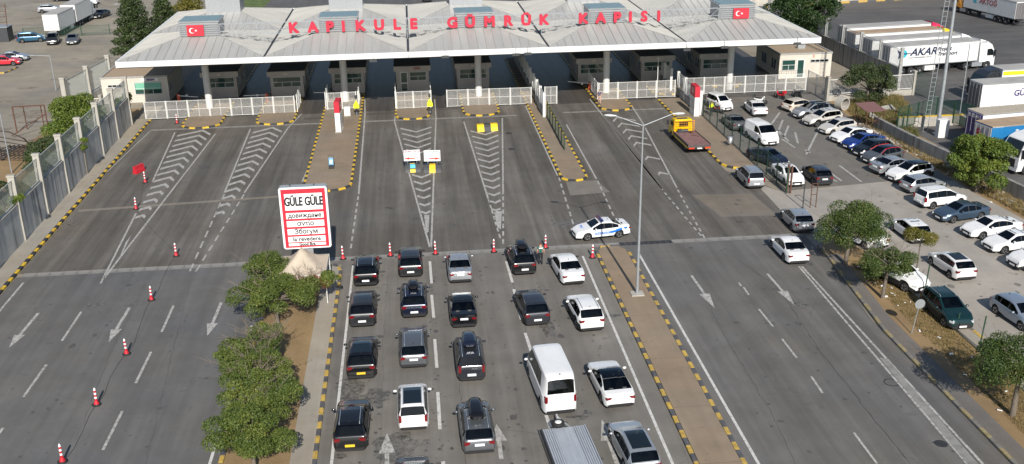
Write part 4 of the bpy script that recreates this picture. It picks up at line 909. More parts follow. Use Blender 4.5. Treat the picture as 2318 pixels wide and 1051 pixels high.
def fcar(kind, col, f, side, head, label, group='cars parked in the right car park', opt='', rear=False, **k):
    """car placed by one visible wheel (front, or rear when rear=True) and a heading"""
    D = CAR[kind]; a = R(head); hd = Vector((math.cos(a), math.sin(a), 0)); left = Vector((-hd.y, hd.x, 0)); p = G(*f)
    c = p+hd*D['wb']/2*(1 if rear else -1)+left*(D['W']/2-.1)*(1 if side == 'R' else -1)
    return car(kind, col, (c.x,c.y,0), a, label, group, opt, **k)
q1 = qcar('suv','black',829,648,'black SUV with silver roof rails at the head of the leftmost queue lane','r')
qcar('suv','dgrey',930.5,627,'dark grey coupe-like SUV at the head of the second queue lane','m',sz=.95)
qcar('sedan','silver',1044,640,'silver saloon at the head of the third queue lane')
qcar('suv','dgrey',821,741,'dark grey SUV second in the leftmost queue lane','m')
q5 = qcar('suv','navy',939,720,'dark blue SUV with roof box second in the second queue lane','r')
qcar('sedan','black',1052,742,'black saloon second in the third queue lane','h')
qcar('suv','black',819,860,'black SUV with yellow number plate third in the leftmost lane','ys')
qcar('wagon','grey',938,834,'grey estate car third in the second queue lane','r')
q9 = qcar('mpv','slate',1069,865,'dark grey people carrier with roof rails and box third in its lane','r',sx=1.08,sz=1.06)
qcar('suv','black',794,1026,'black SUV with orange plate nearest the hedge in the foreground','yr',dr=-1)
qcar('mpv','white',937,977,'white crossover with black panorama roof behind the grey estate','sr',sx=.97,sz=.98)
q12 = qcar('wagon','grey',1087,1030,'grey estate with black roof box in the foreground lane','r',dr=1)
p = G(934,1045); car('hatch','navy',(p.x,p.y-2.6,0),R(90),'dark blue car cut off by the lower edge of the view','cars queueing for the border gate')
q14 = qcar('suv','black',1189,622,'black SUV with roof box beside the standing officer','r',dr=2)
qcar('sedan','white',1300,644,'white saloon at the head of the rightmost queue lane','m',dr=5,sx=1.05)
qcar('suv','slate',1218,737,'dark slate SUV with gloss roof second in the fourth lane','m',dr=4,sz=.95)
qcar('suv','white',1341,751,'white SUV with roof rails second in the rightmost lane','r',dr=4)
van = qcar('minibus','white',1270,940,'tall white minibus towing a flat trailer','',dr=4,sx=.98,cat='minibus',name='minibus')
qcar('coupe','white',1405,924,'white coupe with black soft roof in the rightmost lane','b',dr=4)
qcar('wagon','silver',1462,1083,'silver estate at the lower edge in the rightmost lane','s',dr=4)
# police car, silver people carrier and the saloon on the road
pol = wcar('sedan','white',(1329,546),(1403,538),'L','white and blue police saloon with a light bar parked across the median','police car',opt='')
del pol['group']
wcar('mpv','silver',(1666,402),(1689,427),'L','silver people carrier parked outside the green fence','cars by the car park entry',opt='r')
wcar('sedan','white',(1743.5,559),(1779,597),'L','white saloon parked on the road edge beside the kerb tree','cars by the car park entry')
wcar('hatch','silver',(1767.5,496),(1795,526),'L','silver hatchback half hidden behind the kerb tree','cars by the car park entry')
# car park, left row
wcar('smallvan','white',(1630,254),(1601,241),'R','small white van with wide open view beside the person in yellow')['label'] = 'small white van parked next to the person in yellow'
wcar('sedan','white',(1685,247.5),(1703,263.5),'L','white saloon parked below the fallen motorcycle near the gate fence')['label'] = 'white saloon parked just below the motorcycles near the gate fence'
wcar('sedan','grey',(1634,277),(1656,297),'L','old grey saloon parked behind the white panel van',sz=.95)
wcar('van','white',(1721,330),(1689,311.5),'R','white panel van facing the view in the left parking row',cat='van',name='panel_van')
fcar('sedan','navy',(1744,379),'R',-66,'navy saloon parked between the white panel van and white saloon')
wcar('sedan','white',(1778,421.5),(1749.5,398),'R','white saloon with sunroof behind the end of the green fence',opt='h')
wcar('hatch','slate',(1813,394),(1846,423),'L','dark grey hatchback standing alone beside the white sunroof saloon')
# car park, right row (noses to the left)
RH = 198
fcar('hatch','beige',(1800,255),'R',22,'old beige hatchback first in the right parking row',rear=True,sz=.95)
fcar('suv','silver',(1824,271),'L',RH,'silver SUV with dark roof second in the right parking row',opt='br')
fcar('suv','champagne',(1850,288.5),'L',RH,'off white SUV with sunroof third in the right parking row',opt='hr')
fcar('hatch','champagne',(1884,307),'L',RH,'champagne hatchback fourth in the right parking row')
fcar('sedan','white',(1914.5,326),'L',RH,'white saloon beside the bright blue car in the parking row')
fcar('sedan','blue',(1941,341),'L',RH,'bright blue saloon in the right parking row')
fcar('hatch','black',(1963,357),'L',RH,'black hatchback beside the bright blue saloon')
rt_ = fcar('hatch','grey',(1985,374),'L',RH,'grey crossover with black roof and red roof trim in the parking row',opt='b',sz=1.04)
fcar('sedan','silver',(2008.6,397),'R',16,'silver saloon parked tail out next to the red trimmed crossover',rear=True)
fcar('suv','white',(2046,415.5),'L',RH-1,'white SUV with black roof below the silver saloon',opt='b')
fcar('hatch','silver',(2074,440.5),'R',14,'small silver hatchback parked tail out below the white SUV',rear=True,sx=.95)
fcar('mpv','white',(2109.5,474),'R',11,'boxy white estate with roof rails parked tail out',opt='r',rear=True)
wcar('sedan','bluegrey',(2152,506.5),(2224,497),'L','blue grey saloon below the boxy white estate')
fcar('sedan','white',(2224,542),'L',189,'white saloon below the blue grey saloon',sx=1.04)
fcar('sedan','white',(2272,575.5),'L',188,'white saloon with sunroof cut by the right edge',opt='h')
fcar('suv','white',(2330,616),'L',188,'white crossover nose at the right edge of the car park')
# car park, lower middle
wcar('hatch','white',(2017.5,519.5),(2058,551),'L','white hatchback with small sunroof in the middle of the lower car park',opt='h')
wcar('hatch','white',(2103.5,597),(2155,635),'L','white hatchback with black glass roof in the lower car park',opt='s')
wcar('hatch','steel',(2310,748.5),(2252,710),'R','blue silver hatchback at the right edge of the lower car park')
fcar('suv','white',(2046,661),'R',-69,'white SUV facing the view behind the small kerb tree')
wcar('suv','green',(2140,744),(2087,696),'R','dark green SUV parked behind the kerb posts',opt='r',sz=.97)
p = G(1945,548); car('sedan','white',(p.x,p.y,0),R(112),'white saloon mostly hidden behind the big kerb tree','cars parked in the right car park')
# yard on the left
LG = 'cars in the left yard'
wcar('mpv','teal',(91.5,95.5),(52,98),'R','dark blue people carrier in front of the white lorry',LG)
def ccar(kind, col, f, r_, label, **k):
    F, B_ = G(*f), G(*r_); a = math.atan2(F.y-B_.y, F.x-B_.x); c = F-Vector((math.cos(a), math.sin(a), 0))*CAR[kind]['L']/2
    return car(kind, col, (c.x,c.y,0), a, label, LG, **k)
ccar('smallvan','dgrey',(118.5,103.5),(130,84),'grey small van parked against the back of the white lorry'); ccar('sedan','grey',(163,103),(172,84),'grey saloon right of the small grey van')
wcar('hatch','silver',(128,28),(95,30),'R','silver hatchback left of the white lorry box',LG)
wcar('sedan','black',(230,42.5),(248,36),'L','black saloon right of the white lorry',LG); wcar('sedan','white',(184,9.4),(216,8.9),'R','white saloon at the top of the left yard',LG,head=175)
wcar('sedan','dgrey',(160,3),(130,4),'R','dark saloon cut off by the top edge of the left yard',LG)
wcar('sedan','silver',(47,139.5),(4,141.5),'R','silver saloon behind the red car at the left edge',LG); wcar('hatch','red',(30,149),(-12,151),'R','red car cut off by the left edge of the yard',LG,sx=1.05)
fcar('sedan','black',(975,-1),'R',90,'dark car on the far road behind the canopy','cars on the far road')
# ---- fittings that rest on cars
def roof_box(c, dx, z, L=1.5, Wb=.78, H=.36, label='', m=None):
    s = MB(); rings = [(-.5,.55,.5),(-.46,.9,.85),(-.3,1,1),(.1,1,1),(.38,.86,.8),(.5,.5,.4)]
    vs = []; n = 10
    for fx, fwid, fh in rings:
        for i in range(n):
            a = 2*math.pi*i/n; ca, sa = math.cos(a), math.sin(a)
            vs.append((fx*L, math.copysign(abs(ca)**.6, ca)*Wb/2*fwid, H*.5+math.copysign(abs(sa)**.6, sa)*H/2*fh))
    k = len(rings); s.add(vs, [(j*n+i, j*n+(i+1)%n, (j+1)*n+(i+1)%n, (j+1)*n+i) for j in range(k-1) for i in range(n)], 0, True); s.add(vs, [tuple(range(n-1,-1,-1)), tuple((k-1)*n+i for i in range(n))])
    for fx in (-.25,.2): s.box(fx*L-.03, fx*L+.03, -.55, .55, -.06, .0)
    a = c.rotation_euler.z; p = c.location
    o = link('roof_box', s.mesh('roof_box', m or mat('gloss_black_plastic', (.008,.008,.01), .18, var=0)), None, (p.x+math.cos(a)*dx, p.y+math.sin(a)*dx, z), a); tag(o, label, 'roof box', 'roof boxes on queueing cars')
roof_box(q5,-.35,1.70,1.3,.75,.34,'black roof box on the dark blue SUV'); roof_box(q12,-.2,1.56,2.1,.82,.36,'long black roof box on the grey estate in the foreground'); roof_box(q14,-.2,1.70,1.7,.8,.36,'black roof box on the SUV beside the officer'); roof_box(q9,-.3,1.84,1.9,.9,.36,'blue black roof box on the dark people carrier',PC['navy'])
# police livery and light bar
BLU = mat('police_blue', (.01,.16,.62), .35, var=.03); PBL = mat('light_bar_blue', (.01,.015,.12), .15, var=0, coat=.6); PRD = mat('light_bar_red', (.16,.01,.03), .15, var=0, coat=.6)
lb = link('light_bar', MB().cbox((.1,-.33,1.54),(.26,.62,.13)).mesh('light_bar', PRD), pol); link('light_bar_blue', MB().cbox((.1,.33,1.54),(.26,.60,.132)).cbox((.1,0,1.47),(.1,1.0,.08)).mesh('light_bar_blue', PBL), lb)
for sg in (1,-1):
    Wp = CAR['sedan']['W']/2
    s = MB(); y = sg*(Wp+.004); y2 = sg*(Wp*.993+.004)
    for x0, x1, z0, z1, z2, z3 in ((-.55,.75,.50,.70,.50,.70),(-1.0,-.56,.56,.76,.50,.70),(-1.55,-1.0,.72,.92,.60,.80),(-2.0,-1.55,.78,.94,.72,.92)):
        yy = sg*(Wp*(1 if x0 > -1.6 else .985)+.004); pts = [(x0,yy,z0),(x1,yy,z2),(x1,yy,z3),(x0,yy,z1)]; s.add(pts if sg < 0 else pts[::-1], [(0,1,2,3)])
    link('blue_stripe', s.mesh('blue_stripe', BLU), pol)
    me = text_mesh('TRAFİK POLİSİ', .17, WHITE, .002, .003); o = link('lettering', me, pol, (.12, sg*(Wp+.012), .60), 0 if sg < 0 else R(180))
me = text_mesh('POLİS', .26, BLU, .002, .006); me.transform(Matrix.Rotation(R(-74),4,'X')); o = link('lettering', me, pol, (1.62,0,.925), R(-90)); o.rotation_euler = (0,R(8),R(90))

s = MB(); Dh = CAR['hatch']; hh = Dh['L']/2
for sg in (-1,1): s.path([(x*hh, sg*(Dh['W']/2)*w_, z) for x, z, w_ in ((.40,1.08,.90),(.12,1.40,.74),(-.2,1.46,.72),(-.6,1.42,.73),(-.74,1.30,.78))], .028, 5)
link('roof_trim', s.mesh('roof_trim', RED), rt_)
# ================================================================== lorries
TARP = mat('white_tarpaulin', (.70,.70,.68), .5, var=.06, scale=1); ROOFT = mat('grey_tarp_roof', (.36,.35,.33), .7, var=.15, scale=.6); ROOFB = mat('brown_tarp_roof', (.36,.26,.17), .8, var=.2, scale=.6)
CHAS = mat('chassis_black', (.02,.02,.022), .6, var=.2); TRBLUE = mat('blue_tarpaulin', (.01,.15,.36), .5, var=.05); NAVYP = mat('navy_print', (.012,.02,.06), .5, var=0); CYAN = mat('cyan_print', (.03,.42,.52), .5, var=0)
def lorry_wheel(par, x, y, r=.5, w=.3):
    t = MB().lathe([(r*.6,-w/2),(r*.95,-w/2),(r,-w*.3),(r,w*.3),(r*.95,w/2),(r*.6,w/2)], 20).mesh('tyre', RUBBER); t.transform(Matrix.Rotation(R(90),4,'X')); o = link('tyre', t, par, (x,y,r))
    m_ = MB().lathe([(r*.58,-w*.44),(r*.58,w*.44),(r*.5,w*.44),(r*.2,w*.52)], 16).mesh('rim', STEEL); m_.transform(Matrix.Rotation(R(90 if y < 0 else -90),4,'X')); link('rim', m_, o)
def trailer(t, L=13.6, H=4.0, side=TARP, roof=ROOFT, rear=None, fl=1.25):
    W2 = 1.26; bx = link('cargo_box', MB().box(0,L,-W2,W2,fl,H-.03).mesh('cargo_box', side), t)
    link('box_roof', MB().box(-.02,L+.02,-W2-.02,W2+.02,H-.028,H+.02).mesh('box_roof', roof), bx)
    s = MB()
    for z in (fl-.02, H-.12):
        for y in (-W2-.02, W2-.02): s.box(0,L,y,y+.04,z,z+.1)
    link('rail', s.mesh('rail', STEEL), bx)
    rd = rear or mat('rear_door_grey', (.16,.15,.155), .5, .2, var=.1)
    for y in (-W2+.05, .02): link('rear_door', MB().box(-.06,-.002,y,y+W2-.07,fl+.05,H-.15).mesh('rear_door', rd), bx)
    s = MB()
    for y in (-W2+.3,-.3,.3,W2-.3): s.tube((-.09,y,fl+.1),(-.09,y,H-.2),.025)
    link('lock_bar', s.mesh('lock_bar', STEEL), bx)
    s = MB().box(.2,L-.6,-.45,.45,.85,fl-.02).box(.0,.15,-1.2,1.2,.5,.65); link('chassis', s.mesh('chassis', CHAS), t)
    s = MB().box(5.6,7.2,-1.2,-.6,.45,1.05).box(5.4,7.4,.6,1.2,.45,1.05); link('pallet_box', s.mesh('pallet_box', TARP), t)
    s = MB(); [s.box(9.6,9.75,y-.08,y+.08,.1,1.2) for y in (-.8,.8)]; link('landing_leg', s.mesh('landing_leg', CHAS), t)
    for x in (2.6,3.95,5.3)[:3]:
        for y in (-1.05, 1.05): lorry_wheel(t, x-.4, y)
    s = MB()
    for i in range(14): s.box(.5+i*(L-1)/13, .54+i*(L-1)/13, -W2-.012, -W2-.0, fl+.02, fl+.4)
    link('strap', s.mesh('strap', mat('strap_grey', (.3,.3,.3), .6)), bx)
def cab(t, x0, col, H=3.75, glass=GLASSD, W2=1.25):
    """tractor unit: back of the cab at x0, nose towards +x"""
    prof = [(0,1.0),(0,H-.1),(.15,H),(1.1,H),(1.75,H-.45),(2.2,2.5),(2.38,1.7),(2.42,.95),(2.35,.45),(1.9,.45),(1.9,.62),(1.72,1.02),(1.28,1.12),(.92,1.0)]
    s = MB(); n = len(prof)
    ws = [1.0 if z < H-.3 else .86 for x, z in prof]
    vs = [(x0+x, -W2*w, z) for (x, z), w in zip(prof, ws)]+[(x0+x, W2*w, z) for (x, z), w in zip(prof, ws)]
    s.add(vs, [tuple(range(n)), tuple(range(2*n-1,n-1,-1))]+[(i,n+i,n+(i+1)%n,(i+1)%n) for i in range(n)])
    c = link('cab', s.mesh('cab', col, True), t)
    a, b = Vector((x0+2.215,0,2.5)), Vector((x0+2.375,0,1.75)); 
    link('windscreen', MB().add([(x0+1.83,-W2*.86,H-.52),(x0+2.215,-W2*.92,2.5),(x0+2.375,-W2*.92,1.78),(x0+2.375,W2*.92,1.78),(x0+2.215,W2*.92,2.5),(x0+1.83,W2*.86,H-.52)], [(1,2,3,4),(0,1,4,5)]).mesh('windscreen', glass), t).location.x = .012
    for y in (-1,1):
        p = [(x0+1.15,y*(W2+.006),1.85),(x0+2.15,y*(W2+.006),1.85),(x0+2.05,y*(W2+.006),2.5),(x0+1.75,y*(W2+.006),2.75),(x0+1.15,y*(W2+.006),2.75)]
        link('side_window', MB().add(p if y < 0 else p[::-1], [tuple(range(5))]).mesh('side_window', glass), t)
        link('door_mirror', MB().box(x0+2.1,x0+2.25,*sorted((y*(W2+.12),y*(W2+.38))),1.75,2.6).mesh('door_mirror', CHAS), t)
        link('headlight', MB().box(x0+2.3,x0+2.44,*sorted((y*(W2-.45),y*(W2-.06))),.62,.82).mesh('headlight', mat('headlamp_lens', (.55,.57,.58), .12)), t)
        for x in (1.3,-1.9): lorry_wheel(t, x0+x, y*1.03)
        link('fuel_tank', MB().box(x0-1.0,x0+.6,*sorted((y*.6,y*1.18)),.45,1.0).mesh('fuel_tank', STEEL), t)
    link('grille', MB().box(x0+2.40,x0+2.435,-.8,.8,.75,1.55).mesh('grille', CHAS), t); link('bumper', MB().box(x0+2.2,x0+2.46,-1.2,1.2,.42,.62).mesh('bumper', col), t)
    link('tractor_frame', MB().box(x0-3.4,x0+.6,-.42,.42,.65,.98).mesh('tractor_frame', CHAS), t)
    link('air_deflector', MB().add([(x0+.1,-W2*.7,H+.01),(x0+.1,W2*.7,H+.01),(x0+.1,W2*.7,H+.32),(x0+.1,-W2*.7,H+.32),(x0+1.1,-W2*.6,H+.01),(x0+1.1,W2*.6,H+.01)], [(0,3,4),(1,5,2),(3,2,5,4),(0,1,2,3)]).mesh('air_deflector', col, True), t)
LORG = 'lorries in the right lorry park'
def lorry(x, y, rz, label, side=TARP, roof=ROOFT, cabcol=None, L=13.6, rear=None, H=4.0):
    t = thing('lorry', label, 'lorry', (x,y,0), R(rz), LORG); trailer(t, L, H, side, roof, rear)
    if cabcol: cab(t, L+.35, cabcol)
    return t
WC = paint('lorry_white', (.74,.74,.73)); 
ak = lorry(62.6, 130.6, 9, 'white lorry with dark swallow tail logo and black lettering on its long side', cabcol=WC)
def side_text(t, txt, x, z, size, m, shear=0, off=.0, sx=1, align='LEFT'): link('lettering', text_mesh(txt, size, m, .003, off, align, sx, shear), t, (x, -1.285, z))
side_text(ak, 'AKAR', 3.05, 3.0, 1.35, NAVYP, .28, .04, 1.15); side_text(ak, 'Project', 7.15, 3.2, .74, NAVYP, .25, .022); side_text(ak, 'Transport', 7.25, 2.55, .74, NAVYP, .25, .022); side_text(ak, 'www.akarlojistik.com.tr', 2.9, 2.32, .30, NAVYP, .2, .003, 1.2)
s = MB(); y = -1.276
s.add([(1.0,y,3.55),(1.9,y,3.0),(3.2,y,2.95),(3.2,y,2.85),(1.9,y,2.8),(1.25,y,2.15),(1.35,y,2.85)], [(0,6,2,1),(6,5,4,3),(6,3,2)][:2]+[(6,3,2)]); link('logo', s.mesh('logo', NAVYP), ak)
s = MB(); s.add([(2.05,y+.006,2.9)]+[(2.05+.55*math.cos(2*math.pi*i/20),y+.006,2.9+.55*math.sin(2*math.pi*i/20)) for i in range(20)], [(0,1+i,1+(i+1)%20) for i in range(20)]); link('logo_disc', s.mesh('logo_disc', CYAN), ak)
lorry(62.2, 135.2, 8, 'white lorry with grey roof parked behind the swallow logo lorry', cabcol=WC)
lorry(61.9, 140.0, 7, 'lorry with dusty brown roof and yellow cab', roof=ROOFB, cabcol=paint('lorry_yellow', (.75,.55,.02)))
lorry(62.6, 144.8, 7, 'grey roofed lorry with red cab farthest in the row', cabcol=paint('lorry_pink', (.6,.03,.10)))
ag = lorry(99.9, 161.0, 97, 'white lorry with orange cab and red lettering near the pale back wall', cabcol=paint('lorry_orange', (.75,.30,.02)), L=13.6)
link('lettering', text_mesh('AKTOĞ', 1.25, mat('dark_red_print', (.35,.02,.03), .5), .003, .025, 'CENTER', 1.05), ag, (7.0, 1.285, 2.9), R(180))
s = MB(); s.add([(11.2,1.275,3.8),(10.6,1.275,3.8),(10.0,1.275,2.4),(10.9,1.275,2.4)], [(0,1,2,3)]); link('logo', s.mesh('logo', CYAN), ag)
gm = lorry(63.3, 108.6, 4, 'white trailer with blue serif lettering and grey rear doors', side=mat('clean_white_tarp', (.76,.76,.76), .45, var=.03))
side_text(gm, 'GÜLM', 4.0, 2.75, .95, mat('violet_print', (.05,.04,.16), .5), 0, .03)
st = thing('lorry', 'dark grey lorry with yellow stripe along its white trailer', 'lorry', (83.0,116.2,0), R(184), LORG); trailer(st, 13.6, 4.0); cab(st, 13.9, paint('lorry_dark', (.03,.033,.038), .3))
for yy in (1.27,-1.27): link('yellow_stripe', MB().box(.1,13.5,yy-.008,yy+.008,3.3,3.75).mesh('yellow_stripe', mat('lime_print', (.70,.75,.02), .5)), st)
PURP = mat('purple_print_panel', (.07,.035,.16), .5, var=.3, scale=1.2)
sn = lorry(56.5, 96.3, 7, 'trailer with beige roof and purple printed rear doors', roof=mat('beige_tarp_roof', (.40,.35,.27), .75, var=.15), rear=PURP, side=TARP)
o = link('lettering', text_mesh('B.SISAN', .5, WHITE, .003, .012), sn, (-.09,0,3.55), R(-90))
bc = lorry(54.9, 91.8, 9, 'trailer with brown roof, blue side and red and black letters on its grey doors', side=TRBLUE, roof=ROOFB, rear=mat('pale_grey_door', (.42,.40,.39), .6, var=.1))
link('lettering', text_mesh('B', 1.3, mat('dark_red_print', (.35,.02,.03), .5), .003, .03), bc, (-.09,.45,2.9), R(-90)); link('lettering', text_mesh('C', 1.0, INK, .003, .03), bc, (-.09,-.45,2.35), R(-90)); side_text(bc, 'Trans', 2.6, 3.3, .55, WHITE, .2, .015)
wc = thing('lorry_tractor', 'white tractor unit facing left at the right edge behind the mulberry tree', 'lorry', (62.4,89.6,0), R(189), LORG); cab(wc, 4.0, WC)
# white box lorry in the left yard
bl_ = thing('box_lorry', 'white box lorry with drawbar trailer in the left yard', 'lorry', (-59.9,180.6,0), R(88)); trailer(bl_, 8.0, 3.8, TARP, ROOFT, WHITE, 1.1)
link('cargo_box', MB().box(8.9,17.5,-1.27,1.27,1.1,4.0).mesh('cargo_box', TARP), bl_); link('box_roof', MB().box(8.88,17.52,-1.29,1.29,3.99,4.04).mesh('box_roof', ROOFT), bl_); link('drawbar', MB().bar((7.8,0,.9),(9.4,0,.9),.2).mesh('drawbar', CHAS), bl_); cab(bl_, 17.7, WC, 3.2)
for x in (10.5,11.8):
    for y in (-1.03,1.03): lorry_wheel(bl_, x, y)
# tow truck
tw = thing('tow_truck', 'yellow tow truck with a rusty red flat bed parked by the right island', 'tow truck', (28.75,98.6,0), R(92.5))
YT = paint('tow_yellow', (.78,.50,.0)); BEDR = mat('worn_red_bed', (.20,.11,.10), .75, var=.25, scale=3, stretch=(.4,2,1))
link('bed', MB().box(0,5.3,-1.15,1.15,.95,1.05).mesh('bed', BEDR), tw); s = MB()
for y in (-1.2,1.14): s.box(0,5.3,y,y+.06,.85,1.14)
s.box(-.05,0,-1.2,1.2,.80,1.04); link('bed_rail', s.mesh('bed_rail', mat('oily_steel', (.10,.09,.085), .5, .3, var=.3)), tw)
s = MB(); [s.tube((5.35,y,1.05),(5.35,y,2.15),.045,None,8) for y in (-1.1,1.1)]; s.tube((5.35,-1.1,2.15),(5.35,1.1,2.15),.045,None,8)
for i in range(9): s.bar((5.35,-1.0+i*.25,1.05),(5.35,-1.0+i*.25,2.1),.02)
for z in (1.35,1.65,1.9): s.bar((5.35,-1.05,z),(5.35,1.05,z),.025)
link('headboard', s.mesh('headboard', mat('orange_guard', (.62,.26,.02), .5)), tw)
link('winch', MB().tube((4.9,-.3,1.2),(4.9,.5,1.2),.16,None,12).box(4.7,5.1,.4,.8,1.05,1.4).mesh('winch', DSTEEL), tw); link('tool_pile', MB().cbox((4.6,-.55,1.12),(.5,.4,.14),.4).cbox((3.3,-.6,1.08),(.9,.12,.06),.8).mesh('tool_pile', RUST), tw)
link('frame', MB().box(.1,7.0,-.5,.5,.55,.94).mesh('frame', CHAS), tw)
prof = [(5.6,.55),(5.6,2.05),(5.75,2.22),(6.7,2.22),(7.25,1.45),(7.5,1.25),(7.55,.5),(6.95,.5),(6.7,.85),(6.3,.85),(6.05,.5)]
n = len(prof); ws = [1.05 if z < 1.5 else .93 for x, z in prof]; s = MB()
s.add([(x,-w,z) for (x,z),w in zip(prof,ws)]+[(x,w,z) for (x,z),w in zip(prof,ws)], [tuple(range(n)), tuple(range(2*n-1,n-1,-1))]+[(i,n+i,n+(i+1)%n,(i+1)%n) for i in range(n)]); link('cab', s.mesh('cab', YT, True), tw)
link('cab_rear_window', MB().box(5.57,5.598,-.5,.5,1.5,1.95).mesh('cab_rear_window', GLASSD), tw); link('roof_hatch', MB().box(5.95,6.35,-.55,.55,2.221,2.26).mesh('roof_hatch', DSTEEL), tw)
link('windscreen', MB().add([(6.73,-.85,2.18),(7.23,-.95,1.50),(7.23,.95,1.50),(6.73,.85,2.18)], [(0,1,2,3)]).mesh('windscreen', GLASSD), tw).location = (.012,0,.012)
for y in (-1,1):
    link('side_window', MB().box(6.0,6.75,*sorted((y*1.0,y*1.057)),1.45,1.95).mesh('side_window', GLASSD), tw); link('door_mirror', MB().box(7.0,7.1,*sorted((y*1.15,y*1.38)),1.4,1.85).mesh('door_mirror', CHAS), tw)
    link('tail_light', MB().box(-.1,-.04,*sorted((y*.55,y*1.15)),.68,.82).mesh('tail_light', mat('orange_red_lens', (.62,.06,.02), .3)), tw)
    for x in (1.5,6.5): lorry_wheel(tw, x, y*.9, .40, .26)
link('number_plate', MB().box(-.1,-.05,-.26,.26,.66,.78).mesh('number_plate', WHITE), tw); link('side_skirt', MB().box(.6,5.2,-1.1,-1.05,.55,.9).box(.6,5.2,1.05,1.1,.55,.9).mesh('side_skirt', YT), tw)
# flat trailer behind the minibus
ALU = mat('aluminium_plank', (.44,.47,.50), .42, .3, var=.12, scale=3, stretch=(.3,3,1))
c0 = G(1229,969.5,.75); c1 = G(1320.5,965,.75); ctr = (c0+c1)/2; a = R(94)
ft = thing('flat_trailer', 'flat aluminium car trailer hitched to the white minibus', 'trailer', (ctr.x,ctr.y,0), a)
link('deck', MB().box(-5.2,0,-.55,.55,.66,.72).mesh('deck', ALU), ft)
for sg in (-1,1):
    for i in range(5): link('deck_plank', MB().box(-5.2,0,*sorted((sg*(.57+i*.12),sg*(.57+i*.12+.095))),.69,.745+.004*(i%2)).mesh('deck_plank', ALU), ft)
    link('side_rail', MB().box(-5.2,.02,*sorted((sg*1.175,sg*1.235)),.52,.78).mesh('side_rail', DSTEEL if sg > 0 else ALU), ft)
    for x in (-2.6,-3.4):
        o = MB().lathe([(.15,-.09),(.28,-.09),(.28,.09),(.15,.09)],16).mesh('tyre', RUBBER); o.transform(Matrix.Rotation(R(90),4,'X')); link('tyre', o, ft, (x,sg*.95,.28))
link('drawbar', MB().bar((0,-.5,.55),(1.45,0,.5),.08).bar((0,.5,.55),(1.45,0,.5),.08).bar((1.3,0,.5),(1.75,0,.5),.07).mesh('drawbar', STEEL), ft)
link('cross_frame', MB().box(-5.1,-.05,-.9,.9,.5,.655).mesh('cross_frame', DSTEEL), ft)
sp = link('spare_wheel', MB().lathe([(.12,-.1),(.33,-.1),(.36,-.05),(.36,.05),(.33,.1),(.12,.1)],20).mesh('spare_wheel', RUBBER), ft, (.45,.18,.74)); link('hub_cap', MB().lathe([(.19,.06),(.19,.11),(.1,.13)],16).mesh('hub_cap', WHITE), sp)
# ================================================================== vegetation
def leaf_mat(name, a, b, c=None):
    m = bpy.data.materials.new(name); m.use_nodes = True; n = m.node_tree.nodes; l = m.node_tree.links; n.clear()
    o = n.new('ShaderNodeOutputMaterial'); at = n.new('ShaderNodeAttribute'); at.attribute_name = 'tint'
    r = n.new('ShaderNodeValToRGB'); e = r.color_ramp.elements; e[0].color = (*a,1); e[1].color = (*b,1)
    if c: x = e.new(.93); x.color = (*b,1); e[-1].color = (*c,1)
    l.new(at.outputs['Fac'], r.inputs[0])
    d = n.new('ShaderNodeBsdfPrincipled'); d.inputs['Roughness'].default_value = .55; d.inputs['Specular IOR Level'].default_value = .35; l.new(r.outputs[0], d.inputs['Base Color'])
    t = n.new('ShaderNodeBsdfTranslucent'); l.new(r.outputs[0], t.inputs['Color']); mx = n.new('ShaderNodeMixShader'); mx.inputs[0].default_value = .3
    l.new(d.outputs[0], mx.inputs[1]); l.new(t.outputs[0], mx.inputs[2]); l.new(mx.outputs[0], o.inputs[0]); return m
LF_L = leaf_mat('locust_leaves', (.055,.095,.020), (.175,.215,.045), (.28,.25,.07)); LF_D = leaf_mat('dark_leaves', (.019,.046,.014), (.054,.096,.026)); LF_M = leaf_mat('mulberry_leaves', (.069,.119,.020), (.188,.237,.040), (.300,.275,.062))
LF_P = leaf_mat('lot_tree_leaves', (.036,.072,.018), (.115,.155,.036), (.22,.18,.06)); LF_C = leaf_mat('conifer_needles', (.030,.055,.020), (.085,.115,.036)); LF_B = leaf_mat('olive_bush_leaves', (.036,.062,.023), (.111,.137,.052)); LF_Y = leaf_mat('yellow_leaves', (.10,.11,.02), (.24,.20,.04)); LF_R = leaf_mat('dead_brown_leaves', (.16,.06,.03), (.30,.13,.06))
BARK = mat('bark', (.14,.115,.09), .9, var=.3, scale=8); TWIG = mat('dry_twig', (.17,.14,.105), .9, var=.2); WEED = leaf_mat('dry_grass_blades', (.20,.15,.06), (.34,.26,.11)); WEEDG = leaf_mat('weed_blades', (.07,.10,.025), (.20,.18,.06))
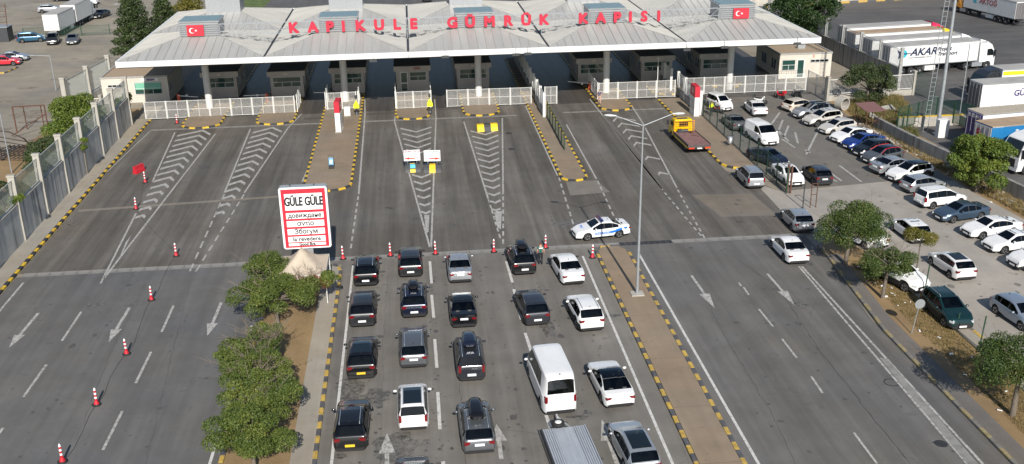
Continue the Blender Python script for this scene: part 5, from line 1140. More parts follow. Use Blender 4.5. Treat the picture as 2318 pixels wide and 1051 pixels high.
def leaves(blobs, count, size, m, rng, name='crown', flat=.5, shell=.35):
    """leaf-sized faces scattered through the clumps of a crown"""
    v, f, tint = [], [], []
    vol = [b[3]*b[4]*b[5] for b in blobs]; tot = sum(x**.67 for x in vol)
    for (cx,cy,cz,rx,ry,rz), vv in zip(blobs, vol):
        k = int(count*(vv**.67)/tot); bt = rng.uniform(-.22,.22)
        for _ in range(k):
            d = Vector((rng.gauss(0,1),rng.gauss(0,1),rng.gauss(0,1))); d.normalize()
            if d.z < -.3 and rng.random() < .6: d.z = -d.z
            q = rng.uniform(1-shell,1.06); p = Vector((cx+d.x*rx*q, cy+d.y*ry*q, cz+d.z*rz*q))
            nrm = (d*.6+Vector((rng.gauss(0,1),rng.gauss(0,1),rng.gauss(0,1)+flat))*.6).normalized()
            a = nrm.orthogonal().normalized(); a = Matrix.Rotation(rng.uniform(0,6.28),3,nrm) @ a; b = nrm.cross(a)
            s1 = size*rng.uniform(.6,1.35); s2 = s1*rng.uniform(.45,.7); i = len(v)
            v += [p-a*s1*.5, p+b*s2*.5, p+a*s1*.5, p-b*s2*.5]; f.append((i,i+1,i+2,i+3))
            tint.append(min(1,max(0,.45+bt+rng.gauss(0,.2))))
    me = bpy.data.meshes.new(name); me.from_pydata([tuple(x) for x in v], [], f); me.materials.append(m)
    at = me.attributes.new('tint','FLOAT','FACE'); at.data.foreach_set('value', tint); me.update(); return me
def clumps(rng, c, R3, n, rs):
    out = []
    for i in range(n):
        d = Vector((rng.gauss(0,1),rng.gauss(0,1),rng.gauss(0,1)*.9+.25)); d.normalize(); q = rng.uniform(.45,.92); r_ = rs*rng.uniform(.65,1.3)
        out.append((c[0]+d.x*R3[0]*q, c[1]+d.y*R3[1]*q, c[2]+d.z*R3[2]*q, r_, r_, r_*rng.uniform(.6,.85)))
    return out
def tree(name, label, loc, h, R3, n, rs, count, size, m, seed, trunk=.14, cat='tree', group=None, cz=None, lean=(0,0), bare=0, extra=None, shell=.35):
    rng = random.Random(seed); t = thing(name, label, cat, (loc[0],loc[1],loc[2] if len(loc) > 2 else 0), 0, group); cz = cz or h-R3[2]
    bl = clumps(rng, (lean[0],lean[1],cz), R3, n, rs)
    link('crown', leaves(bl, count, size, m, rng, shell=shell), t)
    s = MB(); top = Vector((lean[0]*.6,lean[1]*.6,cz-R3[2]*.35)); s.tube((0,0,-.05),(top.x*.5,top.y*.5,top.z*.6),trunk,trunk*.75,8); s.tube((top.x*.5,top.y*.5,top.z*.6),top,trunk*.75,trunk*.55,8)
    for b in bl[::max(1,len(bl)//16)]:
        q = Vector(b[:3]); mid = top.lerp(q,.5)+Vector((0,0,-.1)); s.tube(top,mid,trunk*.4,trunk*.25,5); s.tube(mid,q,trunk*.25,.012,5)
    link('trunk', s.mesh('trunk', BARK), t)
    if bare:
        s = MB()
        for i in range(bare):
            d = Vector((rng.gauss(0,.7),rng.gauss(0,.7),rng.uniform(.6,1.2))).normalized(); p = Vector((lean[0]+rng.uniform(-.5,.5)*R3[0],lean[1]+rng.uniform(-.5,.5)*R3[1],cz)); q = p+Vector((d.x*R3[0],d.y*R3[1],d.z*R3[2]*1.15))*rng.uniform(.8,1.45)
            s.tube(p,q,.028,.007,4,cap=False)
            for k in range(4):
                w = p.lerp(q,rng.uniform(.4,.9)); s.tube(w,w+Vector((rng.gauss(0,.35),rng.gauss(0,.35),rng.uniform(.1,.5))),.012,.004,3,cap=False)
        link('bare_branch', s.mesh('bare_branch', TWIG), t)
    if extra:
        for em, ec, er, en, ers, ecount, es in extra: link('leaf_patch', leaves(clumps(rng, ec, er, en, ers), ecount, es, em, rng, 'leaf_patch'), t)
    return t
HG = 'trees in the strip beside the queue'
# trees of the planted strip (left of the queue)
tree('locust_tree','dense green tree at the head of the strip below the white marquee',(-9.9,64.2),3.8,(3.1,1.8,1.15),36,.66,23750,0.116,LF_L,11,.14,group=HG,cz=2.4,bare=10,lean=(-.2,.0),shell=.28)
tree('locust_tree','green tree leaning over the left road beside the marquee',(-10.6,68.4),3.9,(1.7,1.7,1.2),18,.62,11400,0.116,LF_L,12,.12,group=HG,cz=2.6,lean=(-.8,0),bare=5)
tree('dry_shrub','half dead shrub with brown leaves and bare twigs in front of the marquee',(-8.0,67.0),3.1,(1.9,1.0,.9),9,.5,3400,0.095,LF_R,13,.08,cat='shrub',cz=1.8,bare=26,extra=[(LF_L,(1.5,0,2.0),(.8,.7,.6),6,.45,1600,.15)])
tree('locust_tree','thin tree with bare twigs in the middle of the planted strip',(-10.0,57.4),3.6,(1.9,1.5,1.0),17,.42,6840,0.102,LF_L,14,.12,group=HG,cz=2.2,bare=46,extra=[(LF_P,(.7,-.5,2.0),(.5,.6,.5),5,.5,1500,.15),(LF_L,(-1.6,-.9,2.1),(.8,1,.7),8,.6,3200,.16)])
tree('locust_tree','low green tree with sparse crown near the foreground strip',(-9.9,53.8),3.8,(2.4,1.5,1.15),26,.48,13300,0.109,LF_L,15,.13,group=HG,cz=2.4,bare=34)
tree('locust_tree','full light green tree at the lower end of the strip',(-9.3,50.2),4.2,(2.4,1.6,1.35),30,.55,19950,0.116,LF_L,16,.14,group=HG,cz=2.6,bare=8)
tree('locust_tree','green tree cut off by the lower edge of the strip',(-9.2,46.6),4.2,(2.4,1.6,1.4),28,.58,19000,0.116,LF_L,17,.14,group=HG,cz=2.6)
# kerb trees on the right
KG = 'trees on the dry verge by the car park'
tree('kerb_tree','large round kerb tree hiding two parked cars',(31.9,69.0),4.9,(2.9,2.4,1.7),46,.78,27550,0.122,LF_P,21,.2,group=KG,cz=3.1,lean=(.3,0),bare=10,shell=.3)
tree('kerb_tree','smaller kerb tree beside the round traffic sign',(32.2,63.1),3.7,(2.1,1.8,1.15),30,.60,14440,0.109,LF_P,22,.16,group=KG,cz=2.6,lean=(.2,0),bare=16)
tree('kerb_tree','dark kerb tree at the lower right corner',(32.6,47.2),4.6,(2.7,2.1,1.6),36,.70,19950,0.116,LF_P,23,.18,group=KG,cz=3.2,bare=8)
tree('kerb_tree','yellow tinged slim tree behind the smaller kerb tree',(36.3,66.5),3.8,(1.0,1.0,1.0),9,.5,6080,0.102,LF_Y,24,.07,group=KG,cz=3.0)
tree('mulberry_tree','broad bright green mulberry tree beside the lorry park wall',(50.3,83.6),6.2,(2.55,2.5,2.9),50,.72,24700,0.204,LF_M,25,.2,cz=3.0,shell=.3)
tree('olive_bush','large round olive green bush in front of the white picket fence',(54.2,116.2),5.2,(3.4,2.6,2.5),48,.7,18200,0.170,LF_B,26,.2,cat='bush',cz=2.6)
tree('broadleaf_tree','tall dark tree behind the right end of the canopy',(56.8,146.5),12.0,(5.6,4.5,5.6),60,1.35,26000,.30,LF_D,27,.4,cz=6.2,shell=.3)
tree('broadleaf_tree','dark tree top peeping over the canopy corner',(50.5,172),10,(4.0,3.5,4),26,1.4,9000,.32,LF_D,28,.3,cz=6.0)
def conifer(label, loc, h, r, count, seed, m=LF_C):
    rng = random.Random(seed); bl = []
    for i in range(46):
        q = i/46; z = h*(.08+.9*q); rr = r*(1-q)**.8; a = i*2.4; k = .45+.35*(1-q); bl.append((math.cos(a)*rr*.62, math.sin(a)*rr*.62, z, k*r*.42+.15, k*r*.42+.15, h*.045+.12))
    t = thing('conifer', label, 'tree', loc, 0, 'conifers left of the canopy'); link('crown', leaves(bl, count, .3, m, rng, flat=-.2), t); link('trunk', MB().tube((0,0,0),(0,0,h*.95),.22,.04,7).mesh('trunk', BARK), t)
conifer('tall dark conifer at the left corner of the canopy', (-40.5,157.5,0), 10.5, 4.3, 14000, 31); conifer('slimmer conifer just behind the tall dark one', (-37.6,164,0), 9.0, 3.4, 9000, 32)
tree('broadleaf_tree','yellow green tree behind the conifers',(-35.0,172),7.0,(3.6,3,2.8),20,1.2,7000,.3,LF_Y,33,.2,cz=4.2)
# greenery behind the left wall
tree('tall_weeds','dense tall green shrub behind the left wall near the office',(-36.0,111.2),5.4,(2.7,6.6,2.3),56,.85,19000,.22,LF_M,34,.1,cat='shrub',cz=3.2)
tree('tall_weeds','lower yellowish scrub behind the middle of the left wall',(-35.4,99.5),4.0,(2.0,5.5,1.6),34,.7,11000,.19,LF_B,35,.08,cat='shrub',cz=2.6,extra=[(LF_Y,(.3,1,2.0),(1.4,3.5,.9),10,.6,2500,.18)])
tree('tall_weeds','dark leafy shrub behind the wall at the left edge',(-38.4,88.5),4.6,(2.6,3.2,1.7),24,.8,8000,.22,LF_D,36,.1,cat='shrub',cz=2.7)
tree('climbing_vine','green vine spilling over the wall end by the office',(-33.2,120.6),3.6,(.9,1.3,1.2),12,.5,3800,.18,LF_M,37,.06,cat='plant',cz=2.5)
tree('climbing_vine','leafy shoots growing through the left fence pickets',(-32.6,83.0),4.4,(.6,.9,.7),7,.35,1300,.17,LF_M,38,.04,cat='plant',cz=3.6); tree('climbing_vine','small green shoot hanging over the middle of the left wall',(-32.5,101.0),3.9,(.4,.7,.6),6,.3,1000,.16,LF_M,39,.04,cat='plant',cz=3.3)
# dry grass and weeds: nobody could count it
def tufts(name, label, poly, n, h, m, seed, spread=.16, blades=7):
    rng = random.Random(seed); xs = [p[0] for p in poly]; ys = [p[1] for p in poly]; v, f, tint = [], [], []
    def inside(x, y):
        c = False
        for i in range(len(poly)):
            (x1,y1),(x2,y2) = poly[i], poly[i-1]
            if (y1 > y) != (y2 > y) and x < (x2-x1)*(y-y1)/(y2-y1)+x1: c = not c
        return c
    k = 0
    while k < n:
        x, y = rng.uniform(min(xs),max(xs)), rng.uniform(min(ys),max(ys))
        if not inside(x,y): continue
        k += 1; sc = rng.uniform(.4,1.3); tb = rng.uniform(.2,.8)
        for b in range(blades):
            a = rng.uniform(0,6.28); d = Vector((math.cos(a),math.sin(a),0)); r0 = d*rng.uniform(0,spread); p = Vector((x,y,.0))+r0; w = Vector((-d.y,d.x,0))*.018*sc; tip = p+d*rng.uniform(.05,.2)*sc+Vector((0,0,h*sc*rng.uniform(.6,1)))
            i = len(v); v += [tuple(p-w),tuple(p+w),tuple(tip)]; f.append((i,i+1,i+2)); tint.append(min(1,max(0,tb+rng.gauss(0,.15))))
    me = bpy.data.meshes.new(name); me.from_pydata(v,[],f); me.materials.append(m); at = me.attributes.new('tint','FLOAT','FACE'); at.data.foreach_set('value',tint)
    o = link(name, me, kind='stuff'); o['label'] = label; o['category'] = 'grass'
tufts('dry_grass','short dry straw coloured grass on the kerb verge',[(32.1,30),(34.6,30),(34.6,62),(33.9,69),(32.6,70)],5000,.12,WEED,41)
tufts('dry_grass','tall dry weeds on the waste ground beside the car park',[(50.0,108),(50.3,88),(52,62),(53.6,62),(52.0,88),(50.8,98),(51,106),(58,112),(60,120),(51,117)],4200,.45,WEED,42,.25,9)
tufts('weeds','green weeds among the dry grass of the waste ground',[(50.2,110),(50.4,98),(53,100),(58,113),(59,119),(52,117)],1500,.6,WEEDG,43,.3,9)
tufts('weeds','thin weeds in the soil of the planted strip',[(-10.9,45),(-7.6,45),(-7.6,73),(-10.9,73)],1200,.14,WEEDG,44)
tufts('weeds','rank weeds behind the left boundary wall',[(-39,85),(-33.1,85),(-33.1,121),(-38,121)],2600,.7,WEEDG,45,.35,9)
# ================================================================== street furniture
# --- big farewell sign
sg = thing('farewell_sign', 'tall rounded roadside sign with red frame and farewell words in five languages', 'sign', (-8.25,71.3,0))
def rrect(w, h, r_, n=6):
    out = []
    for cx, cz, a0 in ((w/2-r_,h-r_,0),(-w/2+r_,h-r_,90),(-w/2+r_,r_,180),(w/2-r_,r_,270)):
        out += [(cx+r_*math.cos(R(a0+90*i/n)), cz+r_*math.sin(R(a0+90*i/n))) for i in range(n+1)]
    return out
def slab(pts, y0, y1, z, m):
    n = len(pts); s = MB(); s.add([(x,y0,z+q) for x, q in pts]+[(x,y1,z+q) for x, q in pts], [tuple(range(n-1,-1,-1)), tuple(range(n,2*n))]+[(i,(i+1)%n,n+(i+1)%n,n+i) for i in range(n)][::1]); 
    me = s.mesh('slab', m); bm = bmesh.new(); bm.from_mesh(me); bmesh.ops.recalc_face_normals(bm, faces=bm.faces); bm.to_mesh(me); bm.free(); return me
SW, SH, SZ = 3.46, 4.75, 2.85
link('casing', slab(rrect(SW,SH,.2), -.25, .35, SZ, mat('casing_grey', (.33,.36,.38), .5, .2, var=.05)), sg); link('face', slab(rrect(SW-.04,SH-.04,.19), -.285, -.251, SZ+.02, mat('sign_white', (.82,.82,.82), .45, var=.02)), sg)
link('red_panel', MB().box(-1.57,1.57,-.30,-.286,SZ+.13,SZ+SH-.14).mesh('red_panel', REDP), sg)
rows = [(SZ+3.02,SZ+4.27,'GÜLE GÜLE',.92,.03,.58),(SZ+2.36,SZ+2.82,'довиждане',.46,.012,.95),(SZ+1.74,SZ+2.20,'αντίο',.50,.012,.95),(SZ+1.12,SZ+1.58,'Збогум',.50,.012,.95),(SZ+.55,SZ+.98,'la revedere',.46,.012,.95),(SZ+.26,SZ+.47,'Good Bye',.30,.012,.95)]
SWT = bpy.data.materials['sign_white']
for z0, z1, tx, sz_, of, sx_ in rows:
    b = link('text_strip', MB().box(-1.34,1.34,-.312,-.301,z0,z1).mesh('text_strip', SWT), sg); link('lettering', text_mesh(tx, sz_, INK, .004, of, sx=sx_), b, (0,-.318,(z0+z1)/2))
link('post', MB().box(-.35,.35,-.1,.2,0,SZ).mesh('post', STEEL), sg)
for x in (-.9,.8): link('lifting_eye', MB().tube((x,0,SZ+SH),(x,0,SZ+SH+.12),.05).mesh('lifting_eye', DSTEEL), sg)
# --- marquee
mq = thing('marquee', 'cream peaked marquee with white frame in front of the farewell sign', 'tent', (-8.5,69.1,0))
CANV = mat('cream_canvas', (.47,.40,.31), .8, var=.12, scale=1.2); hw, hd, zt, zp = 1.72, 1.9, 2.35, 3.75
N = 7; s = MB(); g = {}
for i in range(-N,N+1):
    for j in range(-N,N+1):
        q = max(abs(i),abs(j))/N; g[i,j] = len(s.v); s.v.append((hw*i/N, hd*j/N, zt+(zp-zt)*(1-q)**1.7))
for i in range(-N,N):
    for j in range(-N,N): s.f.append([g[i,j],g[i+1,j],g[i+1,j+1],g[i,j+1]]); s.m.append(0); s.sm.append(True)
link('roof', s.mesh('roof', CANV), mq)
s = MB()
for x in (-hw,hw): s.box(x-.01,x+.01,-hd,hd,zt-.28,zt)
for y in (-hd,hd): s.box(-hw,hw,y-.01,y+.01,zt-.28,zt)
link('valance', s.mesh('valance', mat('white_canvas', (.60,.57,.52), .8, var=.06)), mq)
for x in (-hw,hw):
    for y in (-hd,hd): link('leg', MB().tube((x,y,0),(x,y,zt),.035,None,8).bar((x,y,1.9),(x-math.copysign(.45,x),y,2.25),.03).mesh('leg', WHITE), mq)
# --- lane delineators
def delineator_parts():
    b = MB().lathe([(.27,0),(.27,.05),(.20,.09)],18).mesh('base', RUBBER)
    cone = MB().lathe([(.17,.08),(.09,.30)],14).mesh('cone', RED); segs = []
    z = .30
    for k in range(6):
        h = .13 if k < 5 else .16; segs.append((MB().lathe([(.075,z),(.07,z+h)] if k < 5 else [(.07,z),(.055,z+.09),(.012,z+.17)],12).mesh('band', bpy.data.materials['sign_white'] if k%2 else RED)))
        z += h
    return b, cone, segs
_dp = delineator_parts()
def delineator(px, py, label, group='red and white delineator posts'):
    p = G(px, py); t = thing('delineator_post', label, 'delineator', (p.x,p.y,0), random.uniform(0,6), group)
    link('base', _dp[0], t); c = link('cone', _dp[1], t)
    for s_ in _dp[2]: link('band', s_, t)
    t.scale = (1,1,1.02); t.rotation_euler.x = random.uniform(-.03,.03); t.rotation_euler.y = random.uniform(-.03,.03); return p
random.seed(3)
dl = [((142,1046),'delineator post cut by the lower left edge'),((219,917),'delineator post second from the lower left corner'),((287,802),'delineator post right of the long lane dash in the left road'),((343,680),'delineator post between two lane arrows in the left road'),((399,580),'delineator post just above the left drain'),((308,474),'delineator post beside the left chevrons, the one farther from the red barrier'),((329,414),'delineator post next to the red water barrier'),((401,280),'delineator post on the kerb at the left gate fence'),((777,587),'delineator post right of the farewell sign'),((884,580),'delineator post left of the dark grey coupe-like SUV'),((986,576),'delineator post at the tip of the middle chevrons'),((1118,571),'delineator post left of the black SUV with roof box'),((1235,562),'delineator post beside the standing officer'),((1341,584),'delineator post in front of the police car')]
dps = [delineator(*a, b) for a, b in dl]
s = MB()
for a, b in zip(dps[:6], dps[1:7]): mid = (a+b)/2+Vector((random.uniform(-.4,.4),0,.02)); s.path([a+Vector((.1,0,.12)), a.lerp(mid,.4)+Vector((.15,0,.03)), mid, b.lerp(mid,.4)+Vector((-.1,0,.03)), b+Vector((0,-.1,.12))], .011, 4)
tag(link('rope', s.mesh('rope', mat('dark_rope', (.06,.055,.05), .9))), 'dark sagging rope strung between the delineator posts on the left', 'rope')
# --- street lamp
p = Vector((15.18,65.76,.14)); lp = thing('street_lamp', 'tall grey double arm street lamp standing on the median', 'street lamp', p)
link('pole', MB().tube((0,0,0),(.05,0,12.5),.115,.05,12).mesh('pole', STEEL), lp); link('plinth', MB().box(-.45,.45,-.4,.4,-.02,.08).mesh('plinth', CONC), lp)
for hx, hy, hz in ((-2.05,.9,12.95),(2.5,-.1,13.15)):
    a = link('arm', MB().tube((.05,0,12.4),(hx*.8,hy*.8,hz),.032,.025,8).mesh('arm', STEEL), lp)
    m_ = MB(); d = Vector((hx,hy,0)).normalized(); c = Vector((hx*.8,hy*.8,hz)); ring = [(0,.04,.04),(.15,.10,.05),(.4,.15,.08),(.7,.12,.06),(.82,.04,.03)]; vs = []; w = Vector((-d.y,d.x,0))
    for t_, rw, rh in ring:
        for k in range(10): an = 2*math.pi*k/10; vs.append(c+d*t_*1.0+w*rw*math.cos(an)+Vector((0,0,rh*math.sin(an)+.02)))
    m_.add(vs, [(j*10+k,j*10+(k+1)%10,(j+1)*10+(k+1)%10,(j+1)*10+k) for j in range(4) for k in range(10)], 0, True); m_.add(vs, [tuple(range(9,-1,-1)), tuple(40+k for k in range(10))])
    link('lamp_head', m_.mesh('lamp_head', mat('lamp_casing', (.62,.64,.64), .4, var=.03)), a)
# --- red and white totems
EMB = mat('emblem_white', (.75,.72,.72), .5, var=0)
def totem(px, py, rz, label, facing):
    p = G(px, py); t = thing('totem_sign', label, 'sign', (p.x,p.y,.14), R(rz), 'red and white totem signs')
    link('column', MB().box(-.28,.28,-1.0,1.0,0,2.25).mesh('column', WHITE), t); link('red_head', MB().box(-.29,.29,-1.01,1.01,2.25,3.5).mesh('red_head', REDP), t)
    link('foot', MB().box(-.36,.36,-1.1,1.1,-.02,.1).mesh('foot', CONC), t)
    s = MB()
    for y0 in (1,-1):
        for i in range(20): a0, a1 = R(18*i), R(18*i+18); s.add([(y0*.296, .35*math.cos(a0), 2.9+.35*math.sin(a0)),(y0*.296,.35*math.cos(a1),2.9+.35*math.sin(a1)),(y0*.296,.22*math.cos(a1),2.9+.22*math.sin(a1)),(y0*.296,.22*math.cos(a0),2.9+.22*math.sin(a0))], [(0,1,2,3)])
        s.box(*sorted((y0*.292,y0*.297)),-.08,.08,2.8,3.0)
    link('emblem', s.mesh('emblem', EMB), t)
    s = MB()
    for z in (1.85,1.6,1.35,1.1,.85):
        for y0 in (1,-1): s.box(*sorted((y0*.281,y0*.284)),-.8,.55+.2*math.sin(z*9),z,z+.09)
    link('print_line', s.mesh('print_line', mat('grey_print', (.3,.3,.32), .6)), t)
totem(769,298,-4,'red topped white totem on the long island left of centre',0); totem(1571,262,0,'red topped white totem with emblem beside the green car park fence',1)
# --- direction boards on striped blocks
def block(t, x, y, w, rz, stripes, h=.72, d=1.1):
    n = len(stripes); prof = [(-d/2,0),(d/2,0),(d/2*.86,h*.35),(d/2*.6,h*.6),(d/2*.52,h),(-d/2*.52,h),(-d/2*.6,h*.6),(-d/2*.86,h*.35)]
    c_, s_ = math.cos(rz), math.sin(rz)
    for i, m in enumerate(stripes):
        x0, x1 = -w/2+w*i/n, -w/2+w*(i+1)/n; k = len(prof); vs = [(xx, yy, zz) for xx in (x0, x1) for yy, zz in prof]
        o = link('stripe', MB().add(vs, [tuple(range(k)), tuple(range(2*k-1,k-1,-1))]+[(a,k+a,k+(a+1)%k,(a+1)%k) for a in range(k)]).mesh('stripe', m), t, (x,y,0), rz)
BLKB = mat('black_block', (.03,.033,.038), .5, var=.15); CYB = mat('cyan_sticker', (.08,.45,.60), .4, var=.2)
for (px, py, w, rz, label, txt, arrow_r, strp) in ((935,391,1.5,2,'white direction board with red left arrow on a striped block',('GİDEN YOLCU','GOING PASSENGER','B 1'),-1,(BLKB,YELB,BLKB)),(979,392,1.75,-4,'white direction board with red right arrow on a striped block',('TIR PARKI VE PERONLAR','İÇİN','B İSTİKAMETİNE DÖNÜNÜZ'),1,(BLKB,YELB,BLKB))):
    p = G(px, py); t = thing('direction_board', label, 'sign', (p.x,p.y,0), R(rz), 'direction boards before the gate')
    block(t, 0, .55, w, 0, strp)
    for x in (-.45,.45): link('board_post', MB().tube((x,.75,0),(x,.75,1.9),.03).mesh('board_post', STEEL), t)
    bd = link('board', MB().box(-.80,.80,.70,.74,1.0,2.1).mesh('board', bpy.data.materials['sign_white']), t)
    link('lettering', text_mesh(txt[0], .235 if arrow_r < 0 else .118, mat('red_dark_ink', (.25,.03,.06), .5) if arrow_r < 0 else mat('green_ink', (.02,.12,.08), .5), .003, .008), bd, (0,.694,1.95)); link('lettering', text_mesh(txt[1], .13, mat('teal_ink', (.03,.16,.16), .5), .003, .004), bd, (0,.694,1.68))
    if arrow_r > 0: link('lettering', text_mesh(txt[2], .10, mat('teal_ink', (.03,.16,.16), .5), .003, .004), bd, (0,.694,1.50))
    s = MB(); a = arrow_r; ox = -.2*(-a); ox = .2*a
    s.add([(ox-.5*a,.69,1.20),(ox+.1*a,.69,1.20),(ox+.1*a,.69,1.12),(ox+.6*a,.69,1.26),(ox+.1*a,.69,1.40),(ox+.1*a,.69,1.32),(ox-.5*a,.69,1.32)], [tuple(range(7)) if a > 0 else tuple(range(6,-1,-1))]); link('arrow', s.mesh('arrow', mat('red_arrow', (.60,.06,.03), .5)), bd)
    link('lettering', text_mesh('B 1' if a < 0 else '1 B', .2, mat('red_dark_ink', (.25,.03,.06), .5), .003, .008), bd, (-.62*a,.694,1.26))
    if a < 0:
        link('sticker', MB().cbox((.0,-.02,.62),(.5,.34,.02),0,0,R(52)).cbox((0,.28,.735),(.5,.42,.02)).mesh('sticker', CYB), t)
p = G(1103,297); t = thing('barrier_block', 'yellow and black striped barrier block below the middle island', 'barrier', (p.x,p.y+.3,0), R(6)); block(t, 0, 0, 2.3, 0, (YELB,BLKB,YELB), .75, 1.0)
p = G(315,390); t = thing('water_barrier', 'red plastic water barrier standing on the left plaza', 'barrier', (p.x,p.y,0), R(65)); block(t, 0, 0, 1.3, 0, (RED,), .75, .5)
# --- info board on the long island, bin, white cabinet
p = G(751,384); t = thing('notice_stand', 'small blue notice stand alone on the long island', 'notice stand', (p.x,p.y,.14)); s = MB(); [s.tube((x,y,0),(x,.1,1.3),.02) for x in (-.25,.25) for y in (-.3,.35)]; s.bar((-.25,.1,1.3),(.25,.1,1.3),.03); link('frame', s.mesh('frame', DSTEEL), t)
link('board', MB().cbox((0,-.12,.75),(.46,.03,.75),0,0,R(-12)).mesh('board', mat('pale_blue_board', (.12,.28,.45), .5, var=.3, scale=4)), t); link('sticker', MB().cbox((0,-.145,.72),(.3,.02,.4),0,0,R(-12)).mesh('sticker', mat('light_blue', (.45,.62,.72), .5, var=.1)), t); link('tray', MB().box(-.24,.24,-.3,.3,.1,.3).mesh('tray', BLK), t)
p = G(1652,334); t = thing('litter_bin', 'grey metal litter bin on the pavement by the green fence', 'bin', (p.x,p.y,.14)); link('bucket', MB().lathe([(.2,.35),(.24,1.0),(.2,1.0),(.17,.4)],14).mesh('bucket', STEEL), t); s = MB(); [s.tube((x,0,0),(x,0,1.15),.03) for x in (-.38,.38)]; s.bar((-.38,0,1.15),(.38,0,1.15),.05); link('stand', s.mesh('stand', DSTEEL), t)
p = G(787,265); t = thing('white_cabinet', 'white electrical cabinet behind the left totem', 'cabinet', (p.x,p.y,.14)); link('case', MB().box(-.35,.35,-.25,.25,.1,1.1).mesh('case', WHITE), t); link('door', MB().box(-.31,.31,-.27,-.252,.16,1.05).mesh('door', FASC), t); link('plinth', MB().box(-.38,.38,-.28,.28,0,.1).mesh('plinth', CONC), t)
HV = mat('hivis_yellow', (.68,.78,.02), .5, var=.03)
for px, py, l in ((808,262,'yellow warning triangle on the long island fence'),(974,258,'yellow warning triangle right of the glazed door booth')):
    p = G(px, py); t = thing('warning_sign', l, 'sign', (p.x,p.y,.14), 0, 'yellow warning signs'); link('triangle', MB().add([(-.34,-.03,1.15),(.34,-.03,1.15),(0,-.03,1.75),(-.34,.0,1.15),(.34,.0,1.15),(0,0,1.75)], [(0,1,2),(5,4,3),(0,3,4,1),(1,4,5,2),(2,5,3,0)]).mesh('triangle', HV), t); link('plate', MB().box(-.34,.34,-.03,0,.75,1.12).mesh('plate', HV), t); link('symbol', MB().box(-.03,.03,-.04,-.031,1.3,1.55).box(-.03,.03,-.04,-.031,1.22,1.27).mesh('symbol', INK), t)
    link('post', MB().tube((0,.03,0),(0,.03,2.2),.035).mesh('post', DSTEEL), t); link('lantern', MB().box(-.12,.12,-.1,.12,1.9,2.3).mesh('lantern', DSTEEL), t); link('weight', MB().lathe([(.25,0),(.2,.25),(.06,.35)],10).mesh('weight', DSTEEL), t)
# --- round traffic sign seen from behind, kerb posts
p = G(2054,757); t = thing('round_traffic_sign', 'back of a round traffic sign on the dry verge', 'sign', (p.x+.3,p.y,0)); o = MB().lathe([(.34,-.012),(.34,.012)],24).mesh('disc', STEEL); o.transform(Matrix.Translation((.28,0,2.15)) @ Matrix.Rotation(R(90),4,'X')); link('disc', o, t); link('post', MB().tube((0,.04,0),(.28,.04,2.2),.03,None,8).mesh('post', STEEL), t)
posts = [((2190,842),'lowest'),((2161,797),'second'),((2110,752),'third'),((2042,672),'fourth'),((2002,655),'fifth')]
for (px, py), w in posts:
    p = G(px, py); h = 2.4 if py != 752 else 1.3
    tag(link('fence_post', MB().tube((0,0,0),(.12,0,h),.045,None,8).box(-.08,.08,-.08,.08,0,.08).mesh('fence_post', GREENP), None, (p.x+1.6,p.y,0)), w+' dark green fence post from the lower right along the verge', 'post', 'leftover fence posts on the verge')
for px, py, l, h in ((1817,472,'thin dark post at the car park entry',2.4),): p = G(px, py); tag(link('fence_post', MB().tube((0,0,0),(0,0,h),.05).box(-.1,.1,-.1,.1,0,.06).mesh('fence_post', DSTEEL), None, (p.x,p.y,0)), l, 'post')
p = G(1840,470); t = thing('rusty_gateway', 'narrow rusty steel gate frame at the car park entry', 'gateway', (p.x,p.y,0)); link('frame', MB().bar((-.25,0,0),(-.25,0,2.2),.06).bar((.25,0,0),(.25,0,2.2),.06).bar((-.25,0,2.2),(.25,0,2.2),.06).bar((-.25,0,1.2),(.25,0,1.2),.05).mesh('frame', RUST), t)
p = G(1781,437); t = thing('gate_bundle', 'rusty brown gate post at the end of the green fence', 'gate post', (p.x,p.y,0)); link('post', MB().box(-.09,.09,-.09,.09,0,2.7).mesh('post', RUST), t); link('post', MB().box(.2,.34,-.2,-.06,0,2.6).mesh('post', RUST), t); link('hinge', MB().bar((0,0,2.3),(.3,-.13,2.3),.06).bar((0,0,1.1),(.3,-.13,1.1),.06).mesh('hinge', DSTEEL), t)
# --- high mast with ladder, cabinet and yard platform
mt = thing('light_mast', 'very tall grey lattice laddered mast rising out of the top of the view', 'mast', (56.0,102.3,0)); link('shaft', MB().tube((0,0,0),(.0,0,26),.20,.12,14).mesh('shaft', STEEL), mt)
s = MB(); 
for x in (-1.15,-.65): s.bar((x,.9,0),(x+.75,.5,26),.05)
for i in range(52): z = i*.5; f_ = z/26; s.bar((-1.15+.75*f_,.9-.4*f_,z),(-.65+.75*f_,.9-.4*f_,z),.035)
for i in range(12): z = 2+i*2; f_ = z/26; s.bar((-.65+.75*f_,.9-.4*f_,z),(0,0,z),.03)
link('ladder', s.mesh('ladder', STEEL), mt); link('base_plate', MB().lathe([(.5,0),(.5,.08)],14).mesh('base_plate', STEEL), mt)
t = thing('switch_cabinet', 'white switch cabinet at the foot of the tall mast', 'cabinet', (55.9,101.2,0)); link('case', MB().box(-.55,.55,-.4,.4,.0,1.9).mesh('case', WHITE), t); link('door', MB().box(-.5,-.02,-.42,-.401,.1,1.8).box(.02,.5,-.42,-.401,.1,1.8).mesh('door', FASC), t)
t = thing('yellow_edged_platform', 'low concrete platform with yellow painted edge behind the tall mast', 'platform', (55,105.5,0)); link('slab', MB().box(-2,5.5,-.2,.2,0,1.1).box(5.1,5.5,-2.5,-.2,0,1.1).mesh('slab', CONC), t); link('yellow_edge', MB().box(-2.02,5.52,-.22,.22,1.1,1.16).mesh('yellow_edge', YEL), t)
